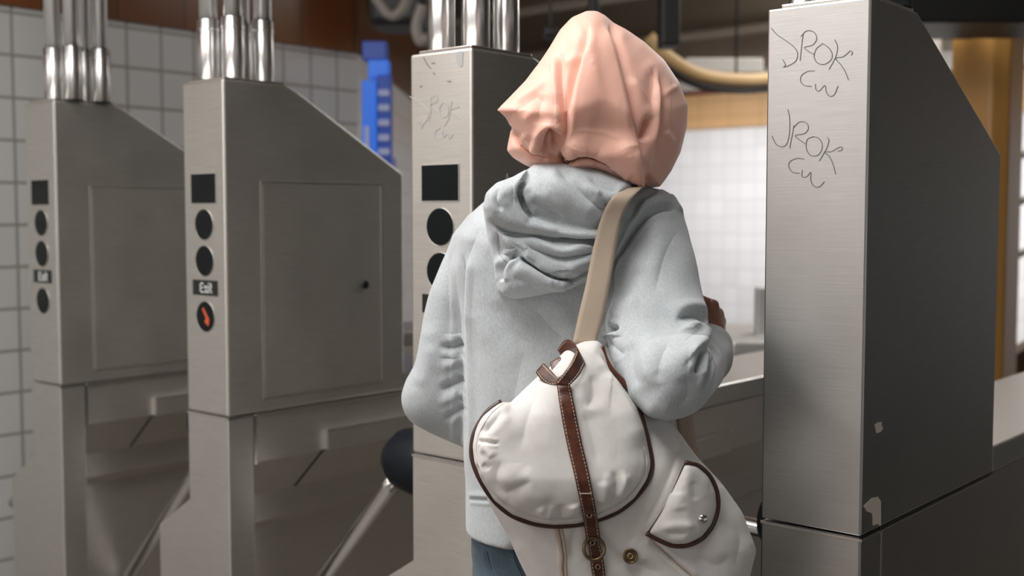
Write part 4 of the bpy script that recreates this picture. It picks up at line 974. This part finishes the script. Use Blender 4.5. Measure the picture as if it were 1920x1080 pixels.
# leather strap
Lc = [(1044, 722), (1050, 765), (1061, 825), (1074, 880), (1085, 930), (1093, 970), (1099, 1012)]
Rc = [(1069, 722), (1078, 765), (1090, 825), (1103, 880), (1113, 930), (1120, 970), (1126, 1010)]
A = drape(trf, Lc, .0026, 10, 6); B = drape(trf, Rc, .0026, 10, 6)
wob = np.interp(np.arange(len(A)), np.linspace(0, len(A)-1, 24), rng.normal(0, .0011, 24))
tc_ = (A+B)/2-CAM; tc_ /= np.linalg.norm(tc_, axis=1)[:, None]
for q in range(3): tc_[:, q] = np.convolve(np.pad(tc_[:, q], 2, 'edge'), np.ones(5)/5, 'valid')
mv = (((A-CAM)@FH)+((B-CAM)@FH))/2
A = A+FH*(mv-(A-CAM)@FH)[:, None]*.6-tc_*(.0015+np.abs(wob))[:, None]; B = B+FH*(mv-(B-CAM)@FH)[:, None]*.6-tc_*(.0015+np.abs(wob))[:, None]
v, f = strip(A, B, .0026, 3); strap = pyd('leather_strap', v, f, M_leather, bag, True)
def dashes(A, B, t, name, par, L=.0030, gap=.0022, r=.00042, off=.0017):
    P = A+(B-A)*t; d = P-CAM; d /= np.linalg.norm(d, axis=1)[:, None]; P = P-d*off
    s = np.r_[0, np.cumsum(np.linalg.norm(np.diff(P, axis=0), axis=1))]; m = MB(); x = .001
    while x+L < s[-1]:
        p, q = [np.array([np.interp(xx, s, P[:, k]) for k in range(3)]) for xx in (x, x+L)]; m.add(*tube([p, q], r, 5)); x += L+gap
    return m.build(name, M_thread, par)
dashes(A, B, .13, 'stitching', strap); dashes(A, B, .87, 'stitching', strap)
i_ = int(len(A)*.64); v, f = tube([A[i_]+(B[i_]-A[i_])*t-tc_[i_]*.0017 for t in (.1, .5, .9)], .0006, 5); pyd('stitching', v, f, M_thread, strap)
# lower strap through the buckle
A2 = drape(trb, [(1103, 1014), (1105, 1040), (1108, 1062), (1114, 1100), (1122, 1180)], .0028, 6, 3); B2 = drape(trb, [(1124, 1016), (1130, 1040), (1133, 1060), (1137, 1100), (1145, 1180)], .0028, 6, 3)
v, f = strip(A2, B2, .003, 3); s2 = pyd('strap_tail', v, f, M_leather, bag, True); dashes(A2, B2, .13, 'stitching', s2); dashes(A2, B2, .87, 'stitching', s2)
trs = bvh([strap, s2, flap, cb_]); trb_, trb = trb, trs
for (x, y, p) in ((1105, 966, strap), (1121, 1063, s2), (1111, 1018, s2)):
    o, c, n, a, b = disc(x, y, .0028, M_gap, 'eyelet', p, .0002, .0006, False); ring(c, n, a, b, .0030, .0008, M_brass, 'eyelet_ring', o, .0006)
c = hit(trs, 1114, 1029, .004); ring(c, n, a, b, .0145, .0026, M_bronze, 'buckle', bag, .001, 1.05)
# handle of leather at the top
def pts6(L): return [(980+x/6, 620+y/6, v) for x, y, v in L]
def strip_pairs(name, A, B, par, th=.0032, st=True):
    A = catmull([W(*p) for p in pts6(A)], 6); B = catmull([W(*p) for p in pts6(B)], 6)
    v, f = strip(A, B, th, 3); o = pyd(name, v, f, M_leather, par, True)
    if st: dashes(A, B, .12, 'stitching', o, .003, .0014, .0005, .0022); dashes(A, B, .88, 'stitching', o, .003, .0014, .0005, .0022)
    return o
hnd = strip_pairs('carry_handle', [(395, 205, 1.70), (490, 100, 1.675), (600, 180, 1.645), (575, 300, 1.632), (490, 440, 1.622), (362, 608, 1.618)], [(440, 272, 1.70), (545, 285, 1.68), (690, 355, 1.648), (672, 430, 1.636), (620, 520, 1.626), (520, 622, 1.620)], bag)
strip_pairs('handle_end', [(240, 368, 1.665), (310, 440, 1.652), (390, 522, 1.640), (450, 500, 1.637)], [(150, 470, 1.665), (215, 560, 1.652), (300, 605, 1.642), (372, 606, 1.636)], bag)
strip_pairs('handle_end', [(310, 365, 1.672), (330, 440, 1.662), (385, 540, 1.652)], [(425, 298, 1.672), (455, 400, 1.660), (480, 470, 1.650)], bag)
# webbing straps
trh = bvh([hoodie, hood])
Lw = [(1176, 354), (1146, 372), (1126, 412), (1111, 470), (1098, 535), (1085, 590), (1073, 645)]
Rw = [(1204, 352), (1184, 374), (1166, 412), (1155, 465), (1146, 520), (1134, 585), (1118, 645)]
A = drape(trh, Lw, .003, 7, 6); B = drape(trh, Rw, .003, 7, 6)
vm = np.minimum((A-CAM)@FH, (B-CAM)@FH); k_ = np.linspace(0, 1, len(vm)); vm = np.minimum(vm, np.interp(k_, [0, .15, .55, 1], [1.82, 1.765, 1.735, 1.70]))
for _ in range(8): vm = np.r_[vm[0], (vm[:-2]+vm[1:-1]+vm[2:])/3, vm[-1]]
PL, PR = catmull(Lw, 7), catmull(Rw, 7)
A = np.array([W(x, y, v) for (x, y), v in zip(PL, vm)]); B = np.array([W(x, y, v) for (x, y), v in zip(PR, vm)])
A = np.vstack([[W(1200, 352, 1.93)], [W(1188, 346, 1.87)], A]); B = np.vstack([[W(1228, 356, 1.93)], [W(1216, 349, 1.87)], B])
v, f = strip(A, B, .0022, 4); pyd('shoulder_strap', v, f, M_web, bag, True)
for (L, R) in (([(1266, 770, 1.76), (1270, 800, 1.755), (1276, 840, 1.75), (1290, 900, 1.75)], [(1298, 770, 1.76), (1301, 800, 1.755), (1308, 840, 1.75), (1320, 900, 1.75)]), ([(989, 1020, 1.765), (991, 1060, 1.765), (995, 1130, 1.76)], [(1024, 1030, 1.765), (1028, 1070, 1.765), (1034, 1130, 1.76)])):
    v, f = strip(catmull([W(*p) for p in L], 6), catmull([W(*p) for p in R], 6), .0022, 3); pyd('lower_strap', v, f, M_web, bag, True)
